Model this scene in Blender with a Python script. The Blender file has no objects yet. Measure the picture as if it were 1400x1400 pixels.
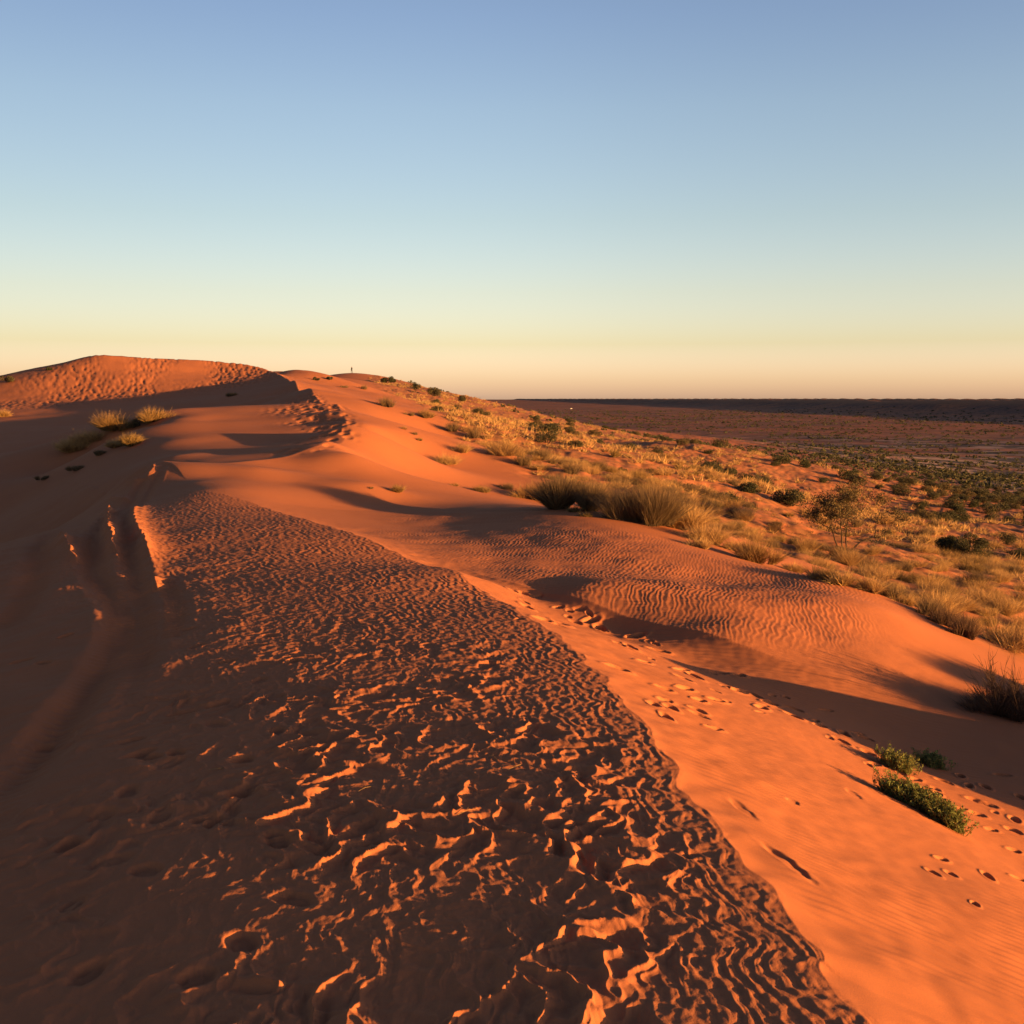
import bpy, math, os, random
import numpy as np
from mathutils import Vector, Matrix, Quaternion

Q = 1.0                                             # mesh density, 1 = full
VEG = True
F = np.float32
rng = np.random.default_rng(7)
random.seed(7)

# ------------------------------------------------------------------ scene / camera constants
scene = bpy.context.scene
col = scene.collection
EYE = 1.7
PITCH = math.atan(155 / 1508)
CP, SP = math.cos(PITCH), math.sin(PITCH)
SUN_EL = math.radians(3.9)
SUN_AZ = math.radians(117)                          # clockwise from +y (view direction)
SUN = np.array([math.cos(SUN_EL) * math.sin(SUN_AZ), math.cos(SUN_EL) * math.cos(SUN_AZ), math.sin(SUN_EL)])


def ray(u, v):
    a, b = (u - 700) / 1508, (700 - v) / 1508
    return np.array([a, CP + b * SP, -SP + b * CP])


def P(u, v, y):
    d = ray(u, v)
    return np.array([0, 0, EYE]) + d * (y / d[1])


def G(u, v, z=0.0):
    d = ray(u, v)
    return np.array([0, 0, EYE]) + d * ((z - EYE) / d[2])


def sstep(a, b, x):
    t = np.clip((x - a) / (b - a), 0, 1)
    return t * t * (3 - 2 * t)


# ------------------------------------------------------------------ noise
def hash2(ix, iy, seed):
    n = (ix.astype(np.uint32) * np.uint32(374761393) + iy.astype(np.uint32) * np.uint32(668265263)
         + np.uint32((seed * 974634777) & 0xffffffff))
    n = (n ^ (n >> np.uint32(13))) * np.uint32(1274126177)
    return n ^ (n >> np.uint32(16))


_GA = np.arange(16) * (2 * np.pi / 16)
_GX, _GY = np.cos(_GA).astype(F), np.sin(_GA).astype(F)


def perlin(x, y, seed=0):
    x = np.asarray(x, F); y = np.asarray(y, F)
    fx, fy = np.floor(x), np.floor(y)
    ix, iy = fx.astype(np.int64), fy.astype(np.int64)
    dx, dy = x - fx, y - fy
    sx = dx * dx * dx * (dx * (dx * 6 - 15) + 10)
    sy = dy * dy * dy * (dy * (dy * 6 - 15) + 10)

    def g(ox, oy):
        h = hash2(ix + ox, iy + oy, seed) & np.uint32(15)
        return _GX[h] * (dx - ox) + _GY[h] * (dy - oy)
    a = g(0, 0); b = g(1, 0); c = g(0, 1); d = g(1, 1)
    return ((a + sx * (b - a)) + sy * ((c + sx * (d - c)) - (a + sx * (b - a)))) * F(1.4)


def fbm(x, y, seed=0, o=4):
    s = 0; a = 1.0; f = 1.0; n = 0
    for k in range(o):
        s = s + a * perlin(x * f, y * f, seed + k); n += a
        a *= .5; f *= 2.03
    return s / n


def voronoi(x, y, seed=0):
    """nearest and second distance, and the random number of the nearest cell"""
    x = np.asarray(x, F); y = np.asarray(y, F)
    fx, fy = np.floor(x), np.floor(y)
    ix, iy = fx.astype(np.int64), fy.astype(np.int64)
    d1 = np.full(x.shape, 9, F); d2 = np.full(x.shape, 9, F); rr = np.zeros(x.shape, F)
    for ox in (-1, 0, 1):
        for oy in (-1, 0, 1):
            h = hash2(ix + ox, iy + oy, seed)
            px = (h & np.uint32(1023)).astype(F) / 1023 * F(.9) + F(.05)
            py = ((h >> np.uint32(10)) & np.uint32(1023)).astype(F) / 1023 * F(.9) + F(.05)
            r = ((h >> np.uint32(20)) & np.uint32(1023)).astype(F) / 1023
            d = np.sqrt((fx + ox + px - x) ** 2 + (fy + oy + py - y) ** 2)
            m = d < d1
            d2 = np.where(m, d1, np.minimum(d2, d))
            rr = np.where(m, r, rr); d1 = np.where(m, d, d1)
    return d1, d2, rr


# ------------------------------------------------------------------ polylines
def catmull(pts, n=8):
    pts = np.asarray(pts, float)
    p = np.vstack([2 * pts[0] - pts[1], pts, 2 * pts[-1] - pts[-2]])
    out = []
    for i in range(1, len(p) - 2):
        for t in np.linspace(0, 1, n, endpoint=False):
            a, b, c, d = p[i - 1], p[i], p[i + 1], p[i + 2]
            out.append(.5 * (2 * b + (c - a) * t + (2 * a - 5 * b + 4 * c - d) * t * t + (3 * b - a - 3 * c + d) * t ** 3))
    out.append(pts[-1])
    return np.array(out)


def polydist(x, y, pl):
    """signed distance (right of the travel direction positive), arc length of the nearest point"""
    x = np.asarray(x, F); y = np.asarray(y, F)
    best = np.full(x.shape, 1e9, F); sg = np.zeros(x.shape, F); al = np.zeros(x.shape, F)
    L = 0.0
    for i in range(len(pl) - 1):
        ax, ay = pl[i][:2]; bx, by = pl[i + 1][:2]
        ex, ey = bx - ax, by - ay
        l2 = ex * ex + ey * ey
        if l2 < 1e-12:
            continue
        l = math.sqrt(l2)
        t = np.clip(((x - ax) * ex + (y - ay) * ey) / l2, 0, 1)
        d = (x - (ax + t * ex)) ** 2 + (y - (ay + t * ey)) ** 2
        tol = 1e-4 * best + 1e-7
        m = d < best - tol
        tie = (np.abs(d - best) <= tol)
        cr = ((x - ax) * ey - (y - ay) * ex) / l
        better = m | (tie & (np.abs(cr) > np.abs(sg)))      # at a shared corner the segment seen more squarely gives the side
        sg = np.where(better, cr, sg)
        al = np.where(m, L + t * l, al)
        best = np.minimum(best, d)
        L += l
    return np.where(sg < 0, F(-1), F(1)) * np.sqrt(best), al, L


# ------------------------------------------------------------------ crest lines of the dunes (x, y)
C1px = [(1180, 1400), (1130, 1310), (1070, 1240), (1000, 1150), (940, 1090), (900, 1020), (800, 900), (700, 830),
        (620, 780), (500, 735), (420, 710)]
C1 = [(2.2, -30, 0), (1.7, -6, 0), (1.35, 0.2, 0)] + [tuple(G(u, v, 0)) for u, v in C1px] + \
     [tuple(P(340, 685, 18.3)), tuple(P(255, 668, 20.3)), tuple(P(215, 655, 22.3))]
C1 = catmull(C1, 6)[:, :2]
C2px = [(628, 781, 12.6, .0), (674, 793, 11.9, .04), (800, 818, 10.9, .08), (886, 841, 10.3, .10), (963, 861, 9.85, .10),
        (1010, 880, 9.6, .09), (1080, 905, 9.3, .06), (1180, 950, 9.0, .04), (1260, 975, 8.8, .0)]
C2 = catmull([tuple(P(u, v, y)[:2]) + (h,) for u, v, y, h in C2px], 6)
C3px = [(205, 632, 25.2, .0), (230, 632, 25.4, .12), (300, 633, 25.8, .12), (350, 629, 26.5, .15), (400, 622, 27.5, .17), (450, 603, 29.5, .14),
        (475, 580, 34, .16), (462, 552, 46, .18), (425, 531, 60, .4), (403, 520, 92, .8), (380, 510, 124, .9), (330, 497, 132, 1.0),
        (250, 490, 132, 1.0), (180, 488, 130, 1.0), (135, 485, 129, 1.0), (60, 505, 134, .7), (0, 525, 139, .3)]
C3 = catmull([tuple(P(u, v, y)[:2]) + (h,) for u, v, y, h in C3px], 6)


def ragged(x, y):
    """the small lobes of the crest line"""
    x = np.asarray(x); y = np.asarray(y)
    return .045 * perlin(x / .42, y / .42, 120) + .022 * perlin(x / .14, y / .14, 121)


def crests(x, y):
    z = np.zeros(np.shape(x), F)
    s, al, L = polydist(x, y, C1)
    s = s + ragged(x, y)
    # the lee side breaks off along the crest; the break dies out at the far, left end
    a = F(.27) * (1 - sstep(L - 10, L - 1.5, al))
    z -= a * np.where(s > 0, 1 - np.exp(-np.maximum(s, 0) / .8), 0) * (1 - sstep(1.8, 5.0, s))
    # slip face of the ripple hump
    s2, al2, L2 = polydist(x, y, C2)
    cum = np.concatenate([[0], np.cumsum(np.hypot(*np.diff(C2[:, :2], axis=0).T))])
    a2 = np.interp(al2, cum, C2[:, 2]).astype(F)
    z += a2 * np.where(s2 < 0, np.exp(-np.abs(s2) / .7), np.exp(-np.abs(s2) / .22)) * 1.0
    s3, al3, L3 = polydist(x, y, C3)
    cum = np.concatenate([[0], np.cumsum(np.hypot(*np.diff(C3[:, :2], axis=0).T))])
    a3 = np.interp(al3, cum, C3[:, 2]).astype(F)
    w3 = np.interp(al3, cum, np.interp(cum, [0, 20, 60, 140], [1.3, 1.6, 2.5, 3.5])).astype(F)
    z += a3 * np.exp(-np.abs(s3) / w3) * (1 - sstep(1.2, 2.4, np.abs(s3) / w3))
    return z


# ------------------------------------------------------------------ control points of the large form
ctl = []


def pt(u, v, y):
    ctl.append(P(u, v, y))


def wp(x, y, z):
    ctl.append(np.array([x, y, z], float))


# top surface left of the near crest, falling away to the left (analytic), and the slope right of it
cc = np.array([(2.2, -30), (1.7, -6), (1.35, .2)] + [tuple(G(u, v, 0)[:2]) for u, v in C1px])
for i in range(1, len(cc)):
    c = cc[i]
    tdir = cc[min(i + 1, len(cc) - 1)] - cc[i - 1]
    tdir /= np.linalg.norm(tdir)
    nl = np.array([-tdir[1], tdir[0]])                 # to the left
    for t in (0, .5, 1.2, 2.2, 3.5, 5, 7):
        if c[1] > 16 and t > 3.5:
            continue
        z = (np.interp(c[1], [3, 8], [.014, .032]) * min(t, 3.4) - np.interp(c[1], [3, 8, 12], [.0260, .0240, .0200]) * min(t, 3.4) ** 2) - max(0, t - 3.4) * .23
        q = c + nl * t
        wp(q[0], q[1], z)
    for t in (.4, 1.0, 1.6):
        if c[1] > 9.5 and t > .5:
            continue
        q = c - nl * t
        wp(q[0], q[1], -.35 * t)
# hollow on the right
for a in [(1200, 1000, 8.0), (1300, 1045, 7.5), (1400, 1085, 7.0), (1000, 905, 9.35), (1100, 945, 8.7), (850, 855, 10.4),
          (740, 818, 11.2), (650, 790, 11.9), (1390, 1180, 5.7), (1390, 1000, 8.3)]:
    pt(*a)
# ripple hump and its bright flank
for a in [(700, 785, 12.25), (800, 800, 11.3), (900, 825, 10.75), (1000, 862, 9.9), (1060, 785, 14.0), (1000, 800, 13.0),
          (900, 770, 14.0), (800, 750, 14.8), (700, 730, 16.4), (650, 715, 18.8), (600, 712, 19.2), (600, 745, 14.9),
          (1100, 850, 10.5), (1150, 830, 11.2), (1200, 830, 11.6), (1200, 900, 9.7), (1200, 930, 9.2), (1290, 875, 11.2), (1300, 910, 10.2),
          (1350, 905, 10.8), (1380, 970, 9.0), (1400, 925, 10.6), (1250, 850, 11.8), (1130, 790, 14.0)]:
    pt(*a)
# bright face in the middle
for a in [(400, 690, 19.5), (340, 682, 18.8), (260, 660, 21.6), (300, 650, 23.2), (300, 668, 20), (350, 640, 24), (400, 640, 26), (400, 660, 23), (460, 645, 26), (540, 650, 29), (540, 685, 22.5),
          (480, 690, 21), (620, 695, 21.5), (700, 690, 22), (545, 668, 24.5), (600, 660, 28), (620, 640, 36), (560, 590, 47), (520, 560, 56), (560, 620, 37), (520, 640, 28.5), (560, 640, 31.5),
          (520, 600, 36), (500, 640, 26.5), (500, 660, 23.5), (600, 600, 54), (700, 640, 38), (500, 600, 32.5), (500, 580, 38), (440, 625, 27), (480, 620, 27.5), (800, 640, 42), (780, 600, 64), (900, 640, 56), (900, 605, 100), (500, 545, 62)]:
    pt(*a)
# bush line and the apron beyond
for a in [(880, 707, 20.5), (960, 735, 18.5), (805, 699, 19.6), (750, 697, 19.8), (1030, 770, 16), (1150, 750, 44), (1310, 765, 42), (1400, 830, 23), (1300, 805, 27),
          (1200, 790, 26), (1080, 740, 32), (1000, 690, 38), (1000, 655, 66), (1000, 632, 130), (1000, 618, 220), (1000, 608, 350), (1000, 602, 520),
          (1200, 712, 70), (1200, 674, 130), (1200, 652, 200), (1200, 630, 320), (1200, 617, 450), (1390, 720, 64), (1400, 690, 125), (1400, 672, 195), (1400, 655, 285), (1400, 638, 400), (1400, 622, 540),
          (850, 612, 100), (850, 599, 170), (850, 592, 280), (850, 587, 420)]:
    pt(*a)
# big dune and the bowl
for a in [(300, 622, 29.5), (240, 622, 29), (360, 617, 30), (410, 610, 30.5)] + \
         [(u, v, y) for v, y in ((604, 34), (590, 37), (575, 40.5), (561, 44)) for u in (230, 290, 350, 405, 440) if not (u > 430 and v > 600)] + \
         [(160, 600, 39), (165, 585, 42), (450, 566, 41), (300, 0, 0), (250, 0, 0), (380, 0, 0)][:3] + \
         [(300, 556, 62), (240, 566, 66), (370, 549, 60), (410, 540, 58), (200, 572, 76), (320, 538, 104), (330, 515, 124), (330, 530, 112), (250, 510, 125), (250, 535, 114), (200, 520, 119), (180, 540, 112), (150, 520, 118),
          (130, 525, 117), (100, 545, 110), (60, 540, 112), (150, 580, 80), (0, 560, 100), (60, 565, 95), (0, 585, 76), (0, 620, 55), (100, 600, 60), (100, 640, 40), (180, 600, 55),
          (160, 625, 40), (0, 660, 38), (0, 700, 34), (100, 720, 25.5), (180, 690, 20.7), (180, 660, 24.2), (210, 645, 24), (0, 760, 22)]:
    pt(*a)
for u, v, y, h in C3px:
    pt(u, v, y)
# far ridge with the person, and the skyline to the right of it
for a in [(400, 505, 150), (372, 507, 160), (440, 517, 200), (481, 510, 290), (450, 518, 270), (520, 520, 270), (560, 527, 240), (600, 535, 225), (640, 543, 215), (430, 520, 165), (470, 530, 160), (530, 540, 160), (430, 525, 135), (600, 558, 150), (665, 553, 200), (700, 566, 240), (720, 574, 300), (640, 552, 300),
          (480, 533, 110), (540, 548, 105), (600, 568, 90), (660, 573, 110), (720, 595, 80)]:
    pt(*a)
# behind the skyline
for x, y, z in [(-40, 150, 1), (-62, 170, -3), (-95, 170, -8), (-75, 110, -2.5), (-60, 60, -3), (-35, 30, -4.5), (-30, 210, 2.5), (-62, 240, 0), (-45, 330, 3), (-60, 400, -8),
                (-8, 420, -9), (-100, 300, -14), (-100, 400, -20)]:
    wp(x, y, z)


def ridge_x(y):
    return np.interp(y, [-300, -30, 5, 20, 60, 130, 300, 500], [14, 3.5, 0, -5, -12, -25, -43, -60])


RX = [0, 4, 8, 16, 44, 97, 160, 230, 300, 380]
RZ = [.3, -1.2, -2.0, -2.8, -6.4, -11.7, -16.4, -21, -24, -25]
LX = [0, 6, 10, 20, 50, 100, 200, 300]
LZ = [.3, -.7, -1.6, -3.6, -9, -16, -23, -25]
for y in (-250, -120, -60, -25, -8):
    for dx, z in zip(RX[1:], RZ[1:]):
        wp(ridge_x(y) + dx, y, z)
    for dx, z in zip(LX[2:], LZ[2:]):
        wp(ridge_x(y) - dx, y, z)
for y in (30, 60, 100, 150, 200, 260):
    for dx, z in list(zip(RX, RZ))[4:]:
        if ridge_x(y) + dx > .52 * y:
            wp(ridge_x(y) + dx, y, z)
    for dx, z in list(zip(LX, LZ))[4:]:
        if y >= 60:
            wp(-70 - dx * .8, y, z)
        else:
            wp(-20 - dx, y, z)
for x, y, z in [(6, 0, -1.9), (6, 4, -1.6), (9, 6, -2.3), (9, 10, -2.4), (7.5, 14, -1.9), (7, 18, -2.0), (12, 14, -3.3), (16, 8, -4.3), (22, 14, -6)]:
    wp(x, y, z)
for a in np.linspace(-math.pi, math.pi, 25)[:-1]:
    if not (-.5 < a < .6):
        wp(520 * math.sin(a), 520 * math.cos(a), -25)
    wp(800 * math.sin(a), 800 * math.cos(a), -25)

ctl = np.array(ctl)


def logpolar(x, y):
    r = np.sqrt(np.asarray(x, float) ** 2 + np.asarray(y, float) ** 2)
    return np.arctan2(x, y), np.log(np.maximum(r, .8)), np.maximum(r, .8)


def bank(x, y):
    """low bank of drifted sand to the right of the frame that shades the hollow"""
    x = np.asarray(x, F); y = np.asarray(y, F)
    return (1.17 * np.exp(-(((x - 6.4) / 1.0) ** 2 + ((y - 6.5) / 1.05) ** 2))
            + .58 * np.exp(-(((x - 5.9) / .9) ** 2 + ((y - 5.8) / 1.0) ** 2))).astype(F)


def tps(r2):
    return np.where(r2 > 1e-12, r2 * np.log(np.maximum(r2, 1e-12)), 0)


def fit():
    ca, cl, cr = logpolar(ctl[:, 0], ctl[:, 1])
    zz = ctl[:, 2] - crests(ctl[:, 0], ctl[:, 1]).astype(float) - bank(ctl[:, 0], ctl[:, 1])
    q = zz / np.sqrt(cr)
    A = [ca, ca - 2 * math.pi, ca + 2 * math.pi]
    m1 = A[1] > -4.2; m2 = A[2] < 4.2
    ca_ = np.concatenate([A[0], A[1][m1], A[2][m2]])
    cl_ = np.concatenate([cl, cl[m1], cl[m2]])
    q_ = np.concatenate([q, q[m1], q[m2]])
    n = len(ca_)
    D = (ca_[:, None] - ca_[None]) ** 2 + (cl_[:, None] - cl_[None]) ** 2
    K = tps(D) + np.eye(n) * 2e-4
    Pm = np.stack([np.ones(n), ca_, cl_], 1)
    M = np.block([[K, Pm], [Pm.T, np.zeros((3, 3))]])
    w = np.linalg.solve(M, np.concatenate([q_, np.zeros(3)]))
    return ca_, cl_, w


CA, CL, CW = fit()


def base(x, y):
    x = np.asarray(x, float); y = np.asarray(y, float)
    sh = x.shape
    x = x.ravel(); y = y.ravel()
    out = np.empty(len(x))
    for i in range(0, len(x), 20000):
        a, l, r = logpolar(x[i:i + 20000], y[i:i + 20000])
        D = (a[:, None] - CA[None]) ** 2 + (l[:, None] - CL[None]) ** 2
        out[i:i + 20000] = (tps(D) @ CW[:-3] + CW[-3] + CW[-2] * a + CW[-1] * l) * np.sqrt(r)
    return out.reshape(sh)


def plain(x, y):
    z = -25 + .5 * perlin(x / 90, y / 90, 3) + .9 * perlin(x / 400, y / 400, 4)
    for k, (x0, hh, sd) in enumerate([(850, 24.0, 11), (1750, 26.5, 12), (2700, 28, 13), (-900, 22, 14)]):
        xo = x0 + 55 * perlin(y / 900, y * 0, sd) - .02 * y
        h = hh + 2.2 * perlin(y / 420, y * 0 + 3, sd) + 1.2 * perlin(y / 120, x / 300, sd)
        d = x - xo
        z = z + h * np.where(d < 0, np.exp(-(np.abs(d) / 80) ** 1.6), np.exp(-(np.abs(d) / 130) ** 1.6))
    return z


def zbase(x, y):
    x = np.asarray(x, float); y = np.asarray(y, float)
    k = sstep(420, 700, np.hypot(x, y))
    return (base(x, y) + (crests(x, y) + bank(x, y))) * (1 - k) + plain(x, y) * k


# a coarse lookup grid of the large form in log-polar space (fast, smooth, bilinear enough at this density)
def at(u, v, rmax=900.):
    """ground point seen at a pixel of the photograph"""
    d = ray(u, v)
    ys = np.exp(np.linspace(math.log(1.5), math.log(rmax), 500))
    t = ys / d[1]
    x = d[0] * t; z = EYE + d[2] * t
    f = z - zbase(x, ys)
    k = np.argmax(f < 0)
    if k == 0:
        k = np.argmin(f)
        return np.array([x[k], ys[k], float(zbase(x[k:k + 1], ys[k:k + 1])[0])])
    lo, hi = ys[k - 1], ys[k]
    yy = np.linspace(lo, hi, 60)
    t = yy / d[1]
    f = EYE + d[2] * t - zbase(d[0] * t, yy)
    j = max(1, np.argmax(f < 0))
    y = yy[j]
    return np.array([d[0] * y / d[1], y, EYE + d[2] * y / d[1]])


# ------------------------------------------------------------------ fine relief of the sand
prints = []                                             # (x, y, angle, length, width, depth)


def add_print(u, v, ln, wd, dp, ang=None):
    p = at(u, v)
    prints.append((p[0], p[1], rng.uniform(0, 3.1) if ang is None else ang, ln, wd, dp))


for u, v in [(741, 847), (766, 852), (808, 849), (820, 860), (843, 913), (906, 940), (934, 928), (936, 941), (956, 957), (979, 958), (954, 970), (894, 964), (917, 968),
             (909, 957), (911, 981), (976, 996), (980, 921), (931, 916), (957, 978), (1011, 945), (1053, 961), (1041, 967), (1086, 969), (1085, 979), (1121, 993), (1154, 1005),
             (1150, 1014), (1183, 1011), (1187, 1030), (1291, 1069), (1281, 1085), (1324, 1074), (1347, 1076), (1313, 1061), (1333, 1094), (1351, 1100), (1387, 1120), (1386, 1136),
             (1336, 1113), (1386, 1163), (1287, 1174), (1276, 1193), (1300, 1195), (1333, 1237), (1392, 1202), (1350, 1198), (1370, 1060), (1395, 1090),
             (720, 830), (700, 808), (870, 870), (900, 890), (880, 905), (1010, 925), (1030, 950), (950, 925), (862, 885)]:
    k = np.linalg.norm(at(u, v)) / 1508 * np.interp(v, [960, 1060], [1, .72]); add_print(u, v, k * rng.uniform(12, 18), k * rng.uniform(7, 10), k * rng.uniform(10, 15))
for i in range(46):
    q_ = rng.uniform(0, 1)
    u = np.interp(q_, [0, .3, .6, 1], [690, 860, 1100, 1395]) + rng.normal(0, 14); v = np.interp(q_, [0, .3, .6, 1], [812, 885, 980, 1150]) + rng.normal(0, 14)
    k = np.linalg.norm(at(u, v)) / 1508
    add_print(u, v, k * rng.uniform(6, 12), k * rng.uniform(4, 6), k * rng.uniform(2, 7))
for u0, v0, u1, v1, dp in [(1045, 1155, 1110, 1205, .012), (1000, 1092, 1030, 1118, .006), (1075, 1093, 1092, 1100, .008), (1160, 1080, 1175, 1092, .006)]:
    a_, b_ = at(u0, v0), at(u1, v1)
    prints.append(((a_[0] + b_[0]) / 2, (a_[1] + b_[1]) / 2, math.atan2(b_[1] - a_[1], b_[0] - a_[0]), .6 * math.hypot(*(b_ - a_)[:2]), .035, dp))
for u, v in [(270, 885), (350, 885), (310, 905), (355, 930), (300, 960), (250, 970), (190, 1030), (230, 1045), (330, 1040), (175, 1083), (220, 1115), (95, 1150), (150, 1175), (100, 1232),
             (380, 1150), (295, 990), (240, 1030), (90, 870), (30, 900), (60, 905), (380, 1000), (200, 1190), (330, 1290), (120, 1330), (270, 1340), (400, 1230), (180, 1010), (260, 860),
             (205, 1035), (280, 1120), (140, 1110), (60, 1010), (370, 870), (400, 905), (330, 1085)]:
    add_print(u, v, rng.uniform(.07, .11), rng.uniform(.045, .065), rng.uniform(.012, .024))

berms = []                                              # (polyline, height, width, end taper)
for pts, h, w in [([(150, 698), (148, 722), (153, 745), (163, 770), (168, 785)], .15, .11),
                  ([(188, 690), (183, 712), (195, 742), (205, 765), (214, 790)], .12, .11),
                  ([(83, 733), (92, 752), (107, 770)], .10, .09),
                  ([(212, 632), (204, 650), (182, 661), (168, 662)], .10, .14),
                  ([(145, 684), (165, 685), (186, 682)], .08, .14),
                  ([(213, 790), (214, 805)], .06, .08)]:
    berms.append((catmull([at(u, v, 26.) for u, v in pts], 5)[:, :2], h, w))
ruts = []
for pts, d, w in [([(205, 640), (190, 668), (160, 700), (134, 735), (128, 775), (148, 805), (166, 843), (147, 898), (86, 984), (0, 1087), (-120, 1220)], .075, .13),
                  ([(222, 636), (205, 668), (178, 700), (175, 745), (185, 790), (196, 840), (190, 900), (150, 985)], .065, .12),
                  ([(70, 690), (60, 740), (45, 800), (0, 870)], .05, .16),
                  ([(225, 790), (240, 830), (232, 880)], .03, .1)]:
    ruts.append((catmull([at(u, v, 26.) for u, v in pts], 6)[:, :2], d, w))

RIP = [(640, 705, 1.6), (660, 740, 1.4), (720, 760, 1.3), (760, 735, 1.8), (800, 785, 1.0), (850, 765, 1.5), (900, 800, 1.1), (950, 800, 1.3), (960, 840, .7), (1020, 820, 1.0),
       (1050, 800, 1.2), (1060, 850, .6), (1000, 780, 1.4), (1100, 830, .6), (590, 735, 1.3)]
RIPw = [(at(u, v), s) for u, v, s in RIP]
PEAK = [(220, 512, 9), (280, 505, 9), (150, 512, 8), (330, 508, 7), (190, 530, 7), (120, 540, 5), (300, 520, 8), (60, 552, 5), (250, 520, 8)]
PEAKw = [(at(u, v), s) for u, v, s in PEAK]
RIM = [(458, 560, 2.2), (447, 575, 1.3), (466, 580, 1.1), (450, 595, 1.0), (428, 610, .8), (430, 545, 2.5), (445, 545, 2.2), (405, 535, 2.5)]
RIMw = [(at(u, v), s) for u, v, s in RIM]


def blobs(x, y, lst):
    m = np.zeros(x.shape, F)
    for p, s in lst:
        m = np.maximum(m, np.exp(-(((x - p[0]) ** 2 + (y - p[1]) ** 2) / (s * s)) ** 2 * .7))
    return m


def detail(x, y):
    x = np.asarray(x, F); y = np.asarray(y, F)
    r = np.hypot(x, y)
    z = np.zeros(x.shape, F)
    # --- trampled, wind-etched top of the near dune
    idx = np.where((r < 34) & (x > -14) & (x < 4))[0]
    X, Y = x[idx], y[idx]
    s, al, L = polydist(X, Y, C1)
    s = s + ragged(X, Y)
    t = -s
    dead = 1 - sstep(L - 1.6, L - .2, al)
    n1 = perlin(X / .55, Y / .55, 21); n2 = perlin(X / .17, Y / .17, 22); n3 = perlin(X / 1.6, Y / 1.6, 23)
    edge = sstep(-.05, .05, t + .03 * n1 + .02 * n2)
    fade = 1 - sstep(1.0, 2.0, (t + .5 * n3) / (1.5 + .12 * np.clip(Y - 4, 0, 8)))
    nearm = 1 - .85 * sstep(5.0, 8.5, Y + 1.2 * n3)
    # ripples following the crest
    wav = .075 * perlin(al / .36, t / .28, 31) + .042 * perlin(al / .12, t / .12, 32)
    lam = .062 + .012 * sstep(.6, 2.5, t) + .022 * sstep(6, 14, Y)
    ph = (t + wav) / lam
    fr = ph - np.floor(ph)
    tri = np.where(fr < .62, fr / .62, (1 - fr) / .38)
    rp = (.0062 + .0025 * sstep(6, 12, Y)) * tri ** 1.3 * (.55 + .45 * perlin(X / .7, Y / .7, 33))
    # trodden hollows with sharp rims
    wx = X + .10 * perlin(X / .30, Y / .30, 41) + .035 * perlin(X / .09, Y / .09, 43)
    wy = Y + .10 * perlin(X / .30, Y / .30, 42) + .035 * perlin(X / .09, Y / .09, 44)
    d1, d2, rr = voronoi(wx / .22, wy / .29, 51)
    dish = rr * sstep(0, .55, d2 - d1)
    r1 = (1 - np.abs(perlin(wx / .19, wy / .28, 52))) ** 5
    r2 = (1 - np.abs(perlin(wx / .09, wy / .12, 53))) ** 4
    cell = .023 * r1 + .009 * r2 - .028 * dish
    cellm = sstep(.02, .6, t + .45 * n3) * (.25 + .75 * sstep(-.35, .25, perlin(X / .8, Y / .8, 61))) * nearm
    zz = edge * dead * (rp * (1 - .55 * cellm) * (.2 + .8 * fade) + cellm * cell * (.25 + .75 * fade))
    # soft unevenness further left
    zz += sstep(1.2, 3, t) * (.018 * perlin(X / .5, Y / .5, 71) + .035 * perlin(X / 1.3, Y / 1.3, 72) + .006 * perlin(X / .16, Y / .16, 73))
    # faint ripples on the lit slope
    sl = (1 - sstep(-.25, -.05, t)) * (1 - sstep(2.4, 3.7, X)) * (1 - sstep(11, 15, Y)) * sstep(-.15, .35, perlin(X / 1.2, Y / 1.2, 81) + .25)
    phs = (Y * .93 + X * .36 + .05 * perlin(X / .3, Y / .3, 82)) / .062
    zz += sl * .0028 * np.sin(2 * np.pi * phs)
    zz += edge * fade * (.0045 * fbm(X / .05, Y / .05, 75, 2) + .0022 * np.abs(perlin((t + .5 * wav) / .022, al / .11, 76)))
    zz += (1 - sstep(-.4, 0, t)) * (1 - sstep(2.4, 3.7, X)) * (1 - sstep(12, 16, Y)) * (.010 * perlin(X / .7, Y / .7, 83) + .0022 * perlin(X / .09, Y / .09, 84))
    z[idx] += zz
    # --- ripple hump
    idx = np.where((r > 7) & (r < 26) & (x > -7) & (x < 6))[0]
    X, Y = x[idx], y[idx]
    m = blobs(X, Y, RIPw)
    s, al, L = polydist(X, Y, C2[:, :2])
    s1, _, _ = polydist(X, Y, C1)
    m = m * (1 - sstep(-.06, .06, s)) * sstep(.1, .5, s1)
    q = X * .97 - Y * .25 + .034 * perlin(X / .11, Y / .17, 91) + .10 * perlin(X / .8, Y / .9, 92)
    ph = q / .054
    fr = ph - np.floor(ph)
    tri = np.where(fr < .62, fr / .62, (1 - fr) / .38)
    z[idx] += m * .0048 * (tri ** 1.2) * (.75 + .5 * perlin(X / 1.0, Y / 1.0, 93)) + m * .012 * perlin(X / .5, Y / .5, 94)
    # --- tracks
    for pl, h, w in berms:
        bb = (x > pl[:, 0].min() - 1) & (x < pl[:, 0].max() + 1) & (y > pl[:, 1].min() - 1.5) & (y < pl[:, 1].max() + 1.5)
        i = np.where(bb)[0]
        s, al, L = polydist(x[i], y[i], pl)
        s = s + .03 * perlin(x[i] / .25, y[i] / .25, 95)
        z[i] += h * np.exp(-np.abs(s) / w) * sstep(-.02, .25, al / L) * (1 - sstep(.75, 1.02, al / L)) * (1 + .25 * perlin(al / .25, al * 0, 96))
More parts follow.
